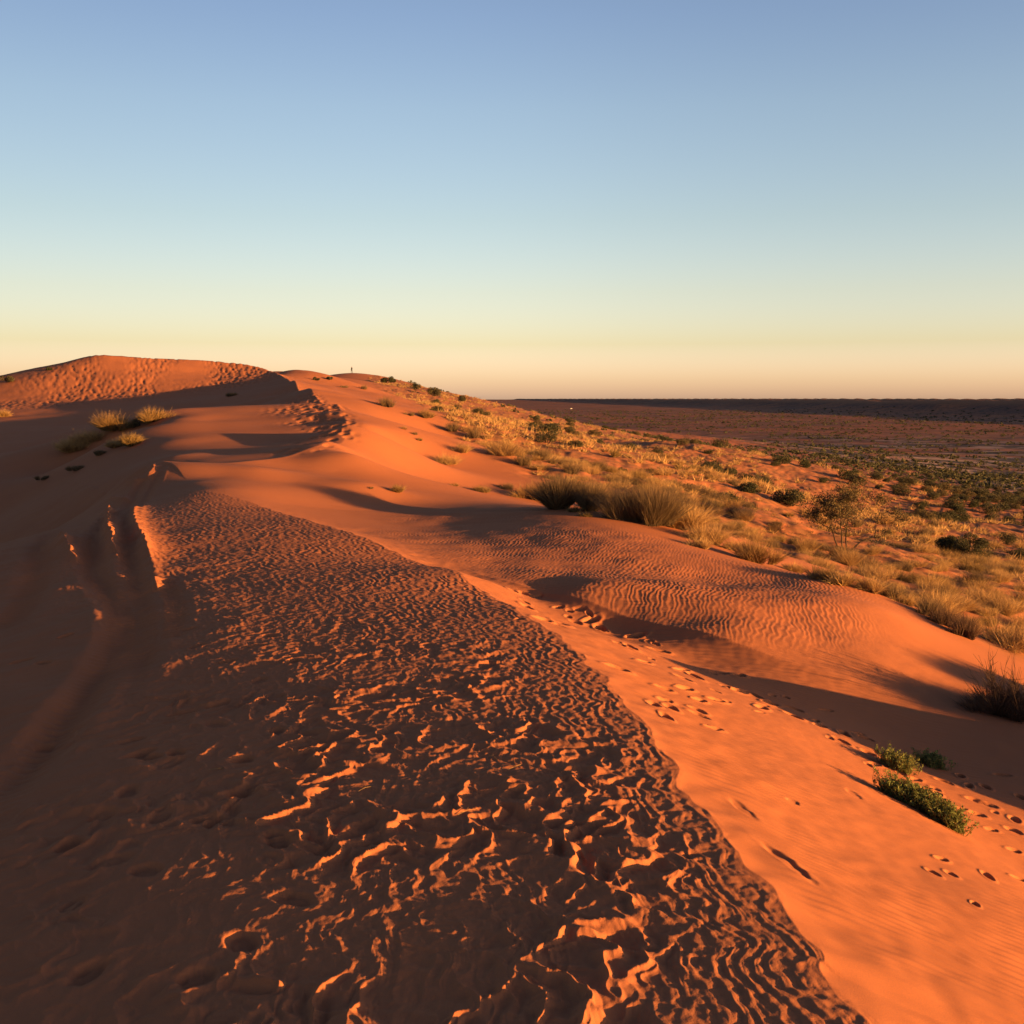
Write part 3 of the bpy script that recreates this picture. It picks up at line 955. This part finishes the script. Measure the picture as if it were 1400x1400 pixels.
taken = []
if VEG:
    # ---- the prominent plants along the far edge of the rippled hump
    make_tuft(878, 714, 112, 66, "cane", "big grey-brown cane grass clump, largest bush on the edge of the rippled sand", 101, 8500, "bush", "cane_grass_clump")
    make_tuft(925, 722, 70, 52, "straw", "tall golden grass leaning against the right side of the big grey-brown clump", 102, 2600)
    make_tuft(970, 742, 62, 42, "straw", "golden grass between the big grey-brown clump and the olive bush", 103, 2000)
    make_tuft(1030, 768, 72, 44, "olive", "olive-gold bush at the right end of the rippled sand", 104, 2800, "bush", "olive_bush")
    make_tuft(803, 698, 40, 56, "cane", "narrow upright dark bush just left of the big grey-brown clump", 105, 3200, "bush", "cane_grass_clump")
    make_tuft(785, 700, 22, 15, "olive", "tiny olive tuft between the two dark bushes left of the big clump", 98, 500)
    make_tuft(826, 698, 26, 30, "straw", "short golden grass squeezed between two grey-brown clumps", 106, 700)
    make_tuft(764, 696, 32, 54, "cane", "low dark rounded bush in shade at the left end of the hump's bush row", 107, 3800, "bush", "cane_grass_clump", .011)
    make_tuft(728, 682, 60, 34, "olive", "spreading olive bush left of the dark shrub above the gully shadow", 108, 3000, "bush", "olive_bush")
    make_tuft(800, 706, 34, 12, "olive", "flat green-yellow plant at the foot of the narrow dark bush", 109, 500, "plant", "low_plant")
    make_tuft(955, 748, 44, 24, "straw", "pale grass fringe below the golden grass on the hump's edge", 110, 900)
    make_tuft(1000, 752, 34, 30, "straw", "thin golden grass touching the left side of the olive-gold bush", 111, 700)
    # row on the skyline of the bright hump, left to right
    rw = [(1085, 782, 40, 22, "straw", "small gold tuft right after the olive-gold bush on the hump's brow"),
          (1122, 792, 50, 30, "olive", "first olive tussock of the row on the brow of the bright hump"),
          (1152, 800, 44, 34, "straw", "tall blond tussock under the small tree, on the brow of the hump"),
          (1186, 808, 46, 34, "straw", "blond tussock in the middle of the row on the hump's brow"),
          (1214, 816, 40, 28, "cane", "dull brown tussock among blond ones on the hump's brow"),
          (1240, 826, 44, 32, "straw", "wide blond tussock where the hump's brow bends down"),
          (1266, 840, 40, 30, "cane", "dark twiggy tussock on the falling part of the hump's brow"),
          (1292, 855, 42, 34, "twig", "reddish twiggy bush next to last in the row on the hump's brow"),
          (1320, 872, 46, 36, "twig", "last reddish twiggy bush of the row, beside the curved shadow edge")]
    for i, (u, v, w, h, kd, lb) in enumerate(rw):
        make_tuft(u, v, w, h, kd, lb, 120 + i, 1100)
    # ---- single plants on the right-hand apron
    make_shrub(1292, 758, 44, 34, "dark green dense shrub, left one of a joined pair right of the small tree", 140, 2600)
    make_shrub(1328, 764, 50, 36, "dark green dense shrub, right one of a joined pair right of the small tree", 141, 2800)
    make_shrub(1374, 744, 34, 22, "small dark green shrub near the picture edge right of the joined pair", 142, 1300)
    for i, (u, v, w, h, kd, lb) in enumerate([
            (1333, 800, 30, 24, "cane", "grey twiggy bush below the joined pair of dark shrubs"),
            (1372, 798, 34, 26, "straw", "pale bush at the right edge level with the grey twiggy bush"),
            (1270, 806, 52, 36, "straw", "round golden bush between the hump's brow and the grey twiggy bush"),
            (1240, 782, 22, 16, "cane", "small blue-grey bush above the round golden bush"),
            (1085, 748, 20, 16, "cane", "small dark tuft on bare sand left of the small tree's foot"),
            (1060, 720, 18, 14, "cane", "tiny dark tuft at the tip of the small tree's shadow"),
            (1120, 768, 26, 16, "cane", "dark dead-looking tuft in front of the small tree"),
            (1190, 760, 40, 22, "straw", "straw tussock at the right foot of the small tree")]):
        make_tuft(u, v, w, h, kd, lb, 150 + i, 900)
    # ---- plants on the bright face and the ridge behind
    for i, (u, v, w, h, kd, lb) in enumerate([
            (686, 625, 52, 34, "olive", "big olive-gold tussock where the bright face meets the scrub"),
            (715, 636, 36, 22, "cane", "brown tussock at the lower right of the big olive-gold tussock"),
            (610, 634, 46, 24, "straw", "wispy lone golden tussock standing out on the bright sand face"),
            (632, 618, 30, 22, "straw", "golden tussock between the wispy lone tussock and the big olive-gold one"),
            (620, 592, 24, 18, "cane", "grey-brown tussock above the wispy lone one"),
            (580, 571, 26, 19, "olive", "olive bush with blond grass at the upper edge of the bright face"),
            (530, 556, 26, 20, "cane", "rounded brown bush at the upper end of the bright face under the skyline"),
            (497, 532, 14, 9, "cane", "small bush below the dark dune top where the person stands"),
            (545, 672, 26, 16, "olive", "small green-gold bush sitting inside the bush shadows on the sand"),
            (508, 668, 10, 6, "cane", "tiny dark tuft left of the small green-gold bush in the shadows"),
            (553, 587, 10, 8, "olive", "tiny green tuft on the bright face above a thin shadow line"),
            (567, 594, 16, 7, "cane", "flat dark tuft just right of the tiny green one"),
            (573, 602, 12, 7, "olive", "tiny olive tuft under the flat dark one"),
            (560, 568, 16, 8, "cane", "low dark tuft left of the olive bush with blond grass"),
            (655, 672, 42, 14, "olive", "sparse creeping plant on the sand above the gully shadow"),
            (690, 668, 40, 12, "cane", "flat brown creeping plant right of the sparse one above the gully shadow"),
            (620, 664, 20, 8, "olive", "sparse small plant left of the creeping ones above the gully shadow"),
            (470, 530, 16, 5, "cane", "dark low streak of plants on the sand under the dune top")]):
        make_tuft(u, v, w, h, kd, lb, 170 + i, 800 if w > 20 else 260)
    for i, (u, v, w, h, lb) in enumerate([
            (530, 524, 26, 10, "dark flat-topped shrub on the skyline, first to the right of the person"),
            (567, 534, 18, 13, "dark rounded shrub on the skyline between two wider shrubs"),
            (593, 542, 22, 13, "dark shrub with a ragged top on the skyline"),
            (633, 549, 16, 10, "small dark shrub where the ridge meets the far horizon"),
            (433, 520, 10, 6, "small dark shrub at the foot of the little dune left of the person"),
            (452, 519, 12, 5, "low dark shrub on the little dune just left of the person"),
            (750, 606, 46, 19, "wide dark green shrub alone among golden tussocks on the upper slope"),
            (753, 590, 22, 13, "small dark shrub above the wide dark green one"),
            (785, 612, 26, 10, "flat dark shrub right of the wide dark green one"),
            (732, 576, 16, 9, "black-green shrub near the top of the scrub slope"),
            (848, 647, 24, 10, "dark low shrub alone in the middle of the golden slope")]):
        make_shrub(u, v, w, h, lb, 200 + i, 1200 if w > 20 else 500)
    # ---- left side: bushes in the bowl and on the big dune
    for i, (u, v, w, h, kd, lb) in enumerate([
            (155, 588, 40, 33, "olive", "rounded olive bush, upper left of the group in the dune bowl"),
            (206, 578, 38, 27, "olive", "olive bush on the lit edge at the right of the group in the bowl"),
            (98, 617, 36, 27, "straw", "golden bush at the lower left end of the group in the bowl"),
            (122, 606, 42, 27, "straw", "golden bush joined to the lower left one in the bowl"),
            (180, 609, 34, 23, "olive", "green bush at the lower right of the group in the bowl"),
            (158, 611, 22, 16, "straw", "small yellow bush beside the green one in the bowl"),
            (136, 622, 18, 9, "cane", "small dark bush in shade below the group in the bowl"),
            (315, 541, 20, 7, "cane", "small dark tuft lying in the shadow on the big dune"),
            (105, 643, 26, 9, "cane", "dark creeping tuft in the shade below the bowl"),
            (62, 655, 24, 7, "cane", "dark low tuft in the shade at far left"),
            (4, 570, 16, 14, "straw", "golden bush on the lit mound at the left edge of the picture")]):
        make_tuft(u, v, w, h, kd, lb, 230 + i, 2600, W=.013)
    for i, (u, v, w, h, lb) in enumerate([
            (183, 585, 22, 16, "dark shrub between the two olive bushes in the bowl"),
            (12, 523, 24, 10, "black spiky shrub on the left skyline of the big dune"),
            (67, 506, 9, 6, "tiny shrub on the left skyline halfway up the big dune"),
            ]):
        make_shrub(u, v, w, h, lb, 240 + i, 900)

    # ---- twiggy bush at the right edge of the hollow
    p, k = spot(1384, 978)
    o = thing("twiggy_bush", p, "bare reddish twiggy bush at the right edge of the picture above the dark hollow", "bush")
    r = np.random.default_rng(300)
    w, h = 92 * k, 74 * k
    ps = []
    for i in range(70):
        d, _ = fan_dirs(1, 1.0, r); d = d[0]
        Ls = h * r.uniform(.6, 1.1); q = np.array([r.normal(0, .12 * w), r.normal(0, .12 * w), 0])
        path = []
        for t in np.linspace(0, 1, 5):
            path.append(tuple(q + d * Ls * t + r.normal(0, .02 * h, 3) * t + np.array([0, 0, .15 * h * t * t])) + (.0042 * (1 - .75 * t),))
        ps.append(path)
        for j in range(4):
            t0 = r.uniform(.3, .85); b0 = q + d * Ls * t0 + np.array([0, 0, .15 * h * t0 * t0])
            d2 = d + r.normal(0, .5, 3); d2 /= np.linalg.norm(d2)
            l2 = Ls * r.uniform(.15, .35)
            ps.append([tuple(b0) + (.0026,), tuple(b0 + d2 * l2 * .5 + r.normal(0, .01, 3)) + (.0018,), tuple(b0 + d2 * l2 + np.array([0, 0, .1 * l2])) + (.0008,)])
    V, fs = tubes(ps, 3)
    mesh_obj("twigs", V, fs, M_TWIG, o)
    V, fs = tussock(3600, .40 * w, .66 * h, 301, 1.0, .005, .05, 14)
    mesh_obj("inner_twigs", V, fs, M_TWIG, o)
    taken.append((p[0], p[1], .5))
    # bushes on the bank beyond the right edge that throw their shadows across the hollow
    for i, (x, y, w, h, lb) in enumerate([(5.7, 7.95, .50, .80, "broad twiggy bush on the sand bank beside the hollow"),
                                          (5.6, 9.25, .34, .72, "smaller twiggy bush farther along the sand bank")]):
        o = grow_tussock("twiggy_bush", "twig", 310 + i, w, h, 7000, None, .016)
        o.location = (x, y, float(ground_z(x, y)[0]) - .02); tag(o, lb, "bush")

    # ---- fresh green plants on the near slope
    def leafy(line, wpx, hpx, label, seed, nst, lsz, cat="green plant"):
        pts = [spot(u, v) for u, v in line]
        k = pts[0][1]
        o = thing("leafy_plant", pts[0][0], label, cat)
        r = np.random.default_rng(seed)
        pp = np.array([tuple(q[0] - pts[0][0]) for q in pts])
        stems, lc = [], []
        for i in range(nst):
            t = r.uniform(0, len(pp) - 1.001) if len(pp) > 1 else 0
            a = int(t)
            q = pp[a] + (pp[min(a + 1, len(pp) - 1)] - pp[a]) * (t - a) + np.array([*r.normal(0, wpx * k * .30, 2), 0])
            q[2] = float(ground_z(q[0] + pts[0][0][0], q[1] + pts[0][0][1])[0]) - pts[0][0][2] - .005
            d, _ = fan_dirs(1, .75, r); d = d[0]
            Ls = hpx * k * r.uniform(.6, 1.1)
            e = q + d * Ls
            m = q + d * Ls * .5 + r.normal(0, .006, 3)
            stems.append([tuple(q) + (.0022,), tuple(m) + (.0016,), tuple(e) + (.0008,)])
            nl = int(30 * Ls / .15) + 8
            tt = r.uniform(.15, 1, nl)
            lc.append(q[None] + (e - q)[None] * tt[:, None] + r.normal(0, lsz * .8, (nl, 3)))
        V, fs = tubes(stems, 3)
        mesh_obj("stems", V, fs, M_OLIVE, o)
        V, fs = leaves(np.concatenate(lc), np.full(sum(map(len, lc)), lsz), r, 2.4)
        mesh_obj("foliage", V, fs, M_GREEN, o)
        return o
    leafy([(1214, 1086), (1238, 1098), (1262, 1110), (1286, 1124), (1310, 1138)], 22, 32, "long low bright green bush on the sunlit slope, biggest of the green plants", 320, 620, .0075)
    leafy([(1228, 1052)], 30, 27, "small round green plant just above the long green bush", 321, 130, .008)
    leafy([(1273, 1046)], 28, 20, "small pale green plant at the edge of the dark hollow's shadow", 325, 110, .008)
    o = make_tuft(1320, 944, 14, 9, "twig", "tiny dead sprig alone on the bright sand left of the twiggy bush", 323, 30, "sprig", "dead_sprig", .003)

    # ---- the small tree
    p, k = spot(1155, 752)
    o = thing("small_tree", p - Vector((0, 0, .05)), "small open-crowned tree with several bent dark trunks on the slope", "tree")
    r = np.random.default_rng(330)
    Ht, Wt = 66 * k, 165 * k
    tips = []

    def grow(q, d, L, rad, depth, out):
        n = 4
        path = [tuple(q) + (rad,)]
        for i in range(n):
            d = d + r.normal(0, .16, 3) + np.array([0, 0, .05]); d /= np.linalg.norm(d)
            q = q + d * L / n
            path.append(tuple(q) + (rad * (1 - .5 * (i + 1) / n),))
        out.append(path)
        if depth == 0:
            tips.append(q); return
        for c in range(r.integers(2, 4)):
            d2 = d + r.normal(0, .55, 3); d2[2] = max(d2[2], -.1); d2 /= np.linalg.norm(d2)
            grow(q, d2, L * r.uniform(.55, .8), rad * .5, depth - 1, out)
        if depth >= 2:
            tips.append(q)
    for i, (dx, ln) in enumerate([(-.9, .50), (-.40, .52), (.45, .50), (1.15, .60)]):
        out = []
        dd = np.array([dx, r.normal(0, .25), 1.0]); dd /= np.linalg.norm(dd)
        grow(np.array([dx * .035 * Wt, r.normal(0, .05), 0]), dd, Ht * ln, .020 * Ht, 3, out)
        V, fs = tubes(out, 5)
        mesh_obj("trunk", V, fs, M_BARK, o, True)
    tips = np.array(tips)
    n = 9000
    kk = r.integers(0, len(tips), n)
    cs = tips[kk] + r.normal(0, 1, (n, 3)) * np.array([.044, .044, .030]) * Wt * r.uniform(.4, 1.2, (len(tips), 1))[kk]
    V, fs = leaves(cs, np.full(n, .030), r, 2.4)
    mesh_obj("crown", V, fs, M_TREE, o)
    taken.append((p[0], p[1], 1.2))

    # ---- scatter: golden tussocks and dark shrubs over the apron
    protoT = []
    for i, (kd, w, h) in enumerate([("straw", .85, .44), ("straw", .7, .48), ("straw", 1.1, .45), ("olive", .9, .5), ("cane", .8, .5), ("straw", .95, .38), ("cane", 1.0, .40), ("olive", .7, .36)]):
        protoT.append((kd, w, h, [grow_tussock("grass_tussock", kd, 400 + i, w, h, 1000, None, .0055), grow_tussock("grass_tussock", kd, 420 + i, w, h, 420, None, .014)]))
    for a in protoT:
        for b in a[3]:
            col.objects.unlink(b)
    protoS = []
    for i in range(5):
        root = bpy.data.objects.new("dark_shrub", None)
        shrub_parts(1.45, .72 + .1 * (i % 3), 440 + i, 2600, .045, root, M_DARK if i < 4 else M_TREE, 14)
        protoS.append(root)
        for c in root.children:
            col.objects.unlink(c)

    R2 = np.random.default_rng(500)
    cand = []
    n = 60000
    th = R2.uniform(-.62, .60, n); rr = np.sqrt(R2.uniform(11 ** 2, 340 ** 2, n) ) if False else np.exp(R2.uniform(math.log(11), math.log(360), n))
    X = rr * np.sin(th); Y = rr * np.cos(th)
    ok = veg_mask(X, Y) > .75
    X, Y = X[ok], Y[ok]
    Zg = zbase(X, Y)
    # the sand in front of the bush line stays bare
    dy = Y * CP - (Zg - EYE) * SP
    pu = 700 + 1508 * X / dy; pv = 700 - 1508 * (Y * SP + (Zg - EYE) * CP) / dy
    lim = np.interp(pu, [515, 560, 600, 640, 690, 730, 790, 860, 930, 1000, 1085, 1190, 1290, 1350, 1400], [530, 552, 578, 606, 630, 652, 676, 690, 706, 733, 765, 796, 850, 885, 930])
    ok = (Zg > -24.0) & ((pv < lim) | (pu > 1400))
    room = np.zeros(len(X), bool)                      # room round the tree and the single shrubs
    for (u0, u1, v0, v1) in [(1085, 1235, 676, 782), (1250, 1365, 716, 790), (735, 830, 655, 700)]:
        room |= (pu > u0) & (pu < u1) & (pv > v0) & (pv < v1)
    room |= np.hypot(X, Y) < 42
    X, Y, Zg, room = X[ok], Y[ok], Zg[ok], room[ok]
    # keep what the camera sees (a coarse horizon test along each ray)
    ang = np.arctan2(X, Y)
    pa = perlin(X / 7, Y / 7, 501); pb = perlin(X / 16, Y / 16, 502)
    placedT, placedS = [], []
    cell = {}

    def free(x, y, rad):
        for (a, b, c) in taken:
            if (a - x) ** 2 + (b - y) ** 2 < (c * .8 + rad) ** 2:
                return False
        i, j = int(x // 3), int(y // 3)
        for di in (-1, 0, 1):
            for dj in (-1, 0, 1):
                for (a, b, c) in cell.get((i + di, j + dj), ()):
                    if (a - x) ** 2 + (b - y) ** 2 < (c + rad) ** 2:
                        return False
        cell.setdefault((i, j), []).append((x, y, rad))
        return True
    for x, y, z, q, q2, rm in zip(X, Y, Zg, pa, pb, room):
        r_ = math.hypot(x, y)
        dens = (.34 + .28 * (x < .12 * y - 3) + 1.2 * q) * (1 - .3 * np.clip((r_ - 30) / 60, 0, 1)) * (.38 if (r_ < 36 and x > 5) else 1)     # patchy
        u = R2.uniform()
        s_, = (R2.uniform(.6, 1.25),)
        low = np.clip((-z - 3.5) / 5, 0, 1) * np.clip((r_ - 42) / 25, 0, 1)
        if R2.uniform() < (.05 + .42 * low) * (1.0 + 1.2 * q2):
            if u < .75 and not rm and free(x, y, .85 * s_):
                placedS.append((x, y, z, s_))
        elif u < dens * (1 - .45 * low) and free(x, y, .30 * s_):
            placedT.append((x, y, z, s_))
    print("tussocks", len(placedT), "shrubs", len(placedS))

    def visible(lst):
        out = []
        for x, y, z, s_ in lst:
            t = np.linspace(.25, .97, 24)
            zz = zbase(x * t, y * t)
            los = EYE + (z + .5 - EYE) * t
            az = math.atan2(x, y)
            if np.all(zz < los) and -.45 < az < .45:
                out.append((x, y, z, s_))
        return out
    vT = visible(placedT); vS = visible(placedS)
    vT.sort(key=lambda a: math.hypot(a[0], a[1]) / a[3]); vS.sort(key=lambda a: math.hypot(a[0], a[1]) / a[3])
    NT, NS = 285, 260
    zt = detail(np.array([a[0] for a in vT]), np.array([a[1] for a in vT]))
    zs = detail(np.array([a[0] for a in vS]), np.array([a[1] for a in vS]))
    for i, (x, y, z, s_) in enumerate(vT[:NT]):
        kd, w, h, ob = protoT[R2.integers(0, len(protoT))]
        c = ob[0 if math.hypot(x, y) < 50 else 1].copy(); col.objects.link(c)
        c.location = (x, y, z + zt[i] - .02); c.rotation_euler = (0, 0, R2.uniform(0, 6.28)); c.scale = (s_, s_, s_ * R2.uniform(.8, 1.2))
        lb = {"straw": "dry golden grass tussock, one of many scattered over the sandy slope right of the dunes",
              "olive": "olive-tinged grass tussock, one of many scattered over the sandy slope right of the dunes",
              "cane": "grey-brown grass tussock, one of many scattered over the sandy slope right of the dunes"}[kd]
        tag(c, lb, "grass tussock", {"straw": "golden tussocks over the slope", "olive": "olive tussocks over the slope", "cane": "grey-brown tussocks over the slope"}[kd])
    for i, (x, y, z, s_) in enumerate(vS[:NS]):
        c = copy_tree(protoS[R2.integers(0, len(protoS))])
        c.location = (x, y, z + zs[i] - .04); c.rotation_euler = (0, 0, R2.uniform(0, 6.28)); c.scale = (s_, s_, s_ * R2.uniform(.75, 1.1))
        tag(c, "dark rounded shrub, one of many dotted over the lower slope towards the plain", "shrub", "dark shrubs over the lower slope")

    # ---- what is too small and too many to tell apart: far tufts and the scrub of the plain
    def scrub(pts, name, mat, nb, w, h, bw, shrubby=False):
        r = np.random.default_rng(600 + len(pts))
        pts = np.array(pts)
        n = len(pts)
        if shrubby:
            d = r.normal(size=(n, nb, 3)); d /= np.linalg.norm(d, axis=2)[..., None]
            c = d * np.array([.5 * w, .5 * w, .45 * h]) * r.uniform(.5, 1, (n, nb, 1)); c[..., 2] = np.abs(c[..., 2]) * 1.4
            c = c * pts[:, None, 3:4] + pts[:, None, :3]
            V, fs = leaves(c.reshape(-1, 3), np.repeat(bw * pts[:, 3], nb), r, 1.3)
        else:
            d, _ = fan_dirs(n * nb, 1.1, r)
            b = np.repeat(pts[:, :3], nb, 0) + np.concatenate([r.normal(0, .18 * w, (n * nb, 2)), np.zeros((n * nb, 1))], 1) * np.repeat(pts[:, 3], nb)[:, None]
            L = np.repeat(pts[:, 3], nb) * h * r.uniform(.6, 1.1, n * nb)
            V, fs = blades(b, d, L, np.repeat(pts[:, 3], nb) * bw, np.full(n * nb, .2), r, 1)
        o = mesh_obj(name, V, fs, mat)
        o["kind"] = "stuff"
        return o
    rest = [(x, y, z + dz - .02, s_) for (x, y, z, s_), dz in zip(vT[NT:], zt[NT:])]
    scrub(rest, "dry_grass", M_STRAW, 40, .9, .55, .05)
    # fine litter grass between the tussocks
    n = 5000
    th = R2.uniform(-.5, .5, n); r3 = np.exp(R2.uniform(math.log(13), math.log(70), n))
    X = r3 * np.sin(th); Y = r3 * np.cos(th); ok = (veg_mask(X, Y) > .8) & ((R2.uniform(size=n) < .35) | (r3 > 34) | (X < 5))
    X, Y = X[ok], Y[ok]; Z = ground_z(X, Y)
    scrub(np.stack([X, Y, Z - .01, R2.uniform(.2, .55, len(X))], 1), "low_grass", M_LITTER, 26, .9, .40, .022)
    rest = [(x, y, z + dz - .04, s_) for (x, y, z, s_), dz in zip(vS[NS:], zs[NS:])]
    # shrubs of the plain
    n = 34000
    th = R2.uniform(-.05, .62, n); r3 = np.exp(R2.uniform(math.log(140), math.log(2600), n))
    X = r3 * np.sin(th); Y = r3 * np.cos(th)
    Z = zbase(X, Y)
    ok = (Z < -14) & (R2.uniform(size=n) < .25 + .9 * perlin(X / 60, Y / 25, 510))
    rest += list(np.stack([X, Y, Z - .05, R2.uniform(.5, 1.6, n) * np.clip(.75 + r3 / 1100, .7, 2.4)], 1)[ok])
    scrub(rest, "plain_scrub", M_DARK, 16, 1.5, .9, .42, True)

    # ---- dry straws lying on the near sand
    straw = None
    for i, (u, v) in enumerate([(677, 1037), (703, 1051), (430, 1010), (500, 1080), (395, 1040), (640, 1115), (300, 1055)]):
        p, k = spot(u, v)
        if straw is None:
            V, fs = tubes([[(-.05, 0, .004, .0012), (0, .006, .010, .0013), (.05, .002, .006, .0009)], [(0, .006, .010, .001), (.02, .03, .012, .0006)]], 4)
            straw = mesh_obj("dry_straw", V, fs, M_STRAW); c = straw
        else:
            c = straw.copy(); col.objects.link(c)
        c.location = p; c.rotation_euler = (0, 0, R2.uniform(0, 6.28)); c.scale = [R2.uniform(.6, 1.2)] * 3
        tag(c, "thin pale straw lying on the dark rippled sand of the near dune", "straw", "straws on the near dune")

# ------------------------------------------------------------------ the person on the far dune top
def build_person():
    p = P(481, 511, 288)
    z = float(ground_z(p[0], p[1])[0])
    J = dict(pelvis=(0, 0, .93), belly=(0, -.01, 1.1), chest=(0, 0, 1.32), neck=(0, 0, 1.47), head=(.0, .02, 1.58), crown=(0, .01, 1.70),
             hl=(-.10, 0, .88), kl=(-.12, .10, .48), al=(-.12, .02, .09), tl=(-.13, .17, .04),
             hr=(.10, 0, .88), kr=(.12, -.02, .48), ar=(.14, -.18, .10), tr=(.15, -.05, .04),
             sl=(-.19, 0, 1.40), el=(-.27, -.03, 1.12), wl=(-.25, .08, .88), fl=(-.24, .12, .78),
             sr=(.19, 0, 1.40), er=(.27, .02, 1.12), wr=(.20, .20, 1.22), fr=(.14, .27, 1.30))
    Rr = dict(pelvis=.15, belly=.14, chest=.16, neck=.06, head=.095, crown=.07, hl=.10, kl=.065, al=.045, tl=.035, hr=.10, kr=.065, ar=.045, tr=.035,
              sl=.07, el=.05, wl=.036, fl=.03, sr=.07, er=.05, wr=.036, fr=.03)
    names = list(J)
    E = [("pelvis", "belly"), ("belly", "chest"), ("chest", "neck"), ("neck", "head"), ("head", "crown"), ("pelvis", "hl"), ("hl", "kl"), ("kl", "al"), ("al", "tl"),
         ("pelvis", "hr"), ("hr", "kr"), ("kr", "ar"), ("ar", "tr"), ("chest", "sl"), ("sl", "el"), ("el", "wl"), ("wl", "fl"), ("chest", "sr"), ("sr", "er"), ("er", "wr"), ("wr", "fr")]
    me = bpy.data.meshes.new("person")
    me.from_pydata([J[n] for n in names], [(names.index(a), names.index(b)) for a, b in E], [])
    tmp = bpy.data.objects.new("person", me); col.objects.link(tmp)
    sk = tmp.modifiers.new("s", 'SKIN')
    for k, n in enumerate(names):
        d = me.skin_vertices[0].data[k]; d.radius = (Rr[n], Rr[n] * (.8 if n in ("chest", "belly", "pelvis") else 1)); d.use_root = n == "pelvis"
    sb = tmp.modifiers.new("b", 'SUBSURF'); sb.levels = 2; sb.render_levels = 2
    dg = bpy.context.evaluated_depsgraph_get()
    m2 = bpy.data.meshes.new_from_object(tmp.evaluated_get(dg))
    bpy.data.objects.remove(tmp)
    cols = [("skin", (.30, .17, .11)), ("dark_shirt", (.018, .018, .022)), ("dark_trousers", (.025, .024, .028)), ("hair", (.015, .011, .008))]
    m2.materials.clear()
    for nme, c in cols:
        m, nt, b = new_mat(nme); b.inputs['Base Color'].default_value = c + (1,); m2.materials.append(m)
    for f in m2.polygons:
        c = f.center
        f.use_smooth = True
        f.material_index = 2 if c.z < .95 else (0 if (c.z > 1.47 and (c.z < 1.6 or c.y > .05)) else (3 if c.z >= 1.6 else (0 if abs(c.x) > .1 and c.y > .17 else 1)))
    o = bpy.data.objects.new("person", m2); col.objects.link(o)
    o.location = (p[0], p[1], z - .03); o.rotation_euler = (0, 0, math.radians(60))
    tag(o, "person in dark clothes standing on the dune top at the skyline", "person")
    return o


def build_vehicle():
    """a small white off-road car far out on the plain"""
    p = at(781, 559, 6000.)
    root = thing("white_car", (p[0], p[1], float(ground_z(p[0], p[1])[0])), "tiny white car far out on the plain, a pale speck near the dark horizon band", "car")
    root.rotation_euler = (0, 0, math.radians(20))

    def part(name, mat, prof, half):
        # side profile (x, z) swept across the width
        k = len(prof)
        V = [(x, -half, z) for x, z in prof] + [(x, half, z) for x, z in prof]
        me = bpy.data.meshes.new(name)
        me.from_pydata(V, [], [tuple(range(k)), tuple(range(2 * k - 1, k - 1, -1))] + [(i, i + k, (i + 1) % k + k, (i + 1) % k) for i in range(k)])
        me.materials.append(mat); me.validate()
        o = bpy.data.objects.new(name, me); col.objects.link(o); o.parent = root
        return o
    white, nt, b = new_mat("white_paint"); b.inputs['Base Color'].default_value = (.8, .8, .78, 1); b.inputs['Roughness'].default_value = .35
    dark, nt, b = new_mat("dark_glass"); b.inputs['Base Color'].default_value = (.02, .02, .025, 1); b.inputs['Roughness'].default_value = .1
    rub, nt, b = new_mat("rubber"); b.inputs['Base Color'].default_value = (.02, .02, .02, 1)
    part("body", white, [(-2.35, .45), (2.4, .45), (2.45, .85), (2.3, 1.1), (1.1, 1.18), (.5, 1.82), (-2.2, 1.85), (-2.4, 1.1)], .92)
    part("window", dark, [(.95, 1.22), (.45, 1.72), (-2.05, 1.74), (-2.15, 1.24)], .935)
    for x in (-1.5, 1.5):
        for y in (-.8, .8):
            n = 16
            V = [(math.cos(2 * math.pi * i / n) * .4, w, math.sin(2 * math.pi * i / n) * .4) for w in (-.13, .13) for i in range(n)]
            me = bpy.data.meshes.new("wheel")
            me.from_pydata(V, [], [tuple(range(n)), tuple(range(2 * n - 1, n - 1, -1))] + [(i, i + n, (i + 1) % n + n, (i + 1) % n) for i in range(n)])
            me.materials.append(rub); me.validate()
            o = bpy.data.objects.new("wheel", me); col.objects.link(o); o.parent = root; o.location = (x, y, .4)


if VEG:
    build_person()
    build_vehicle()


# ------------------------------------------------------------------ build
build_light()
ground = build_ground()
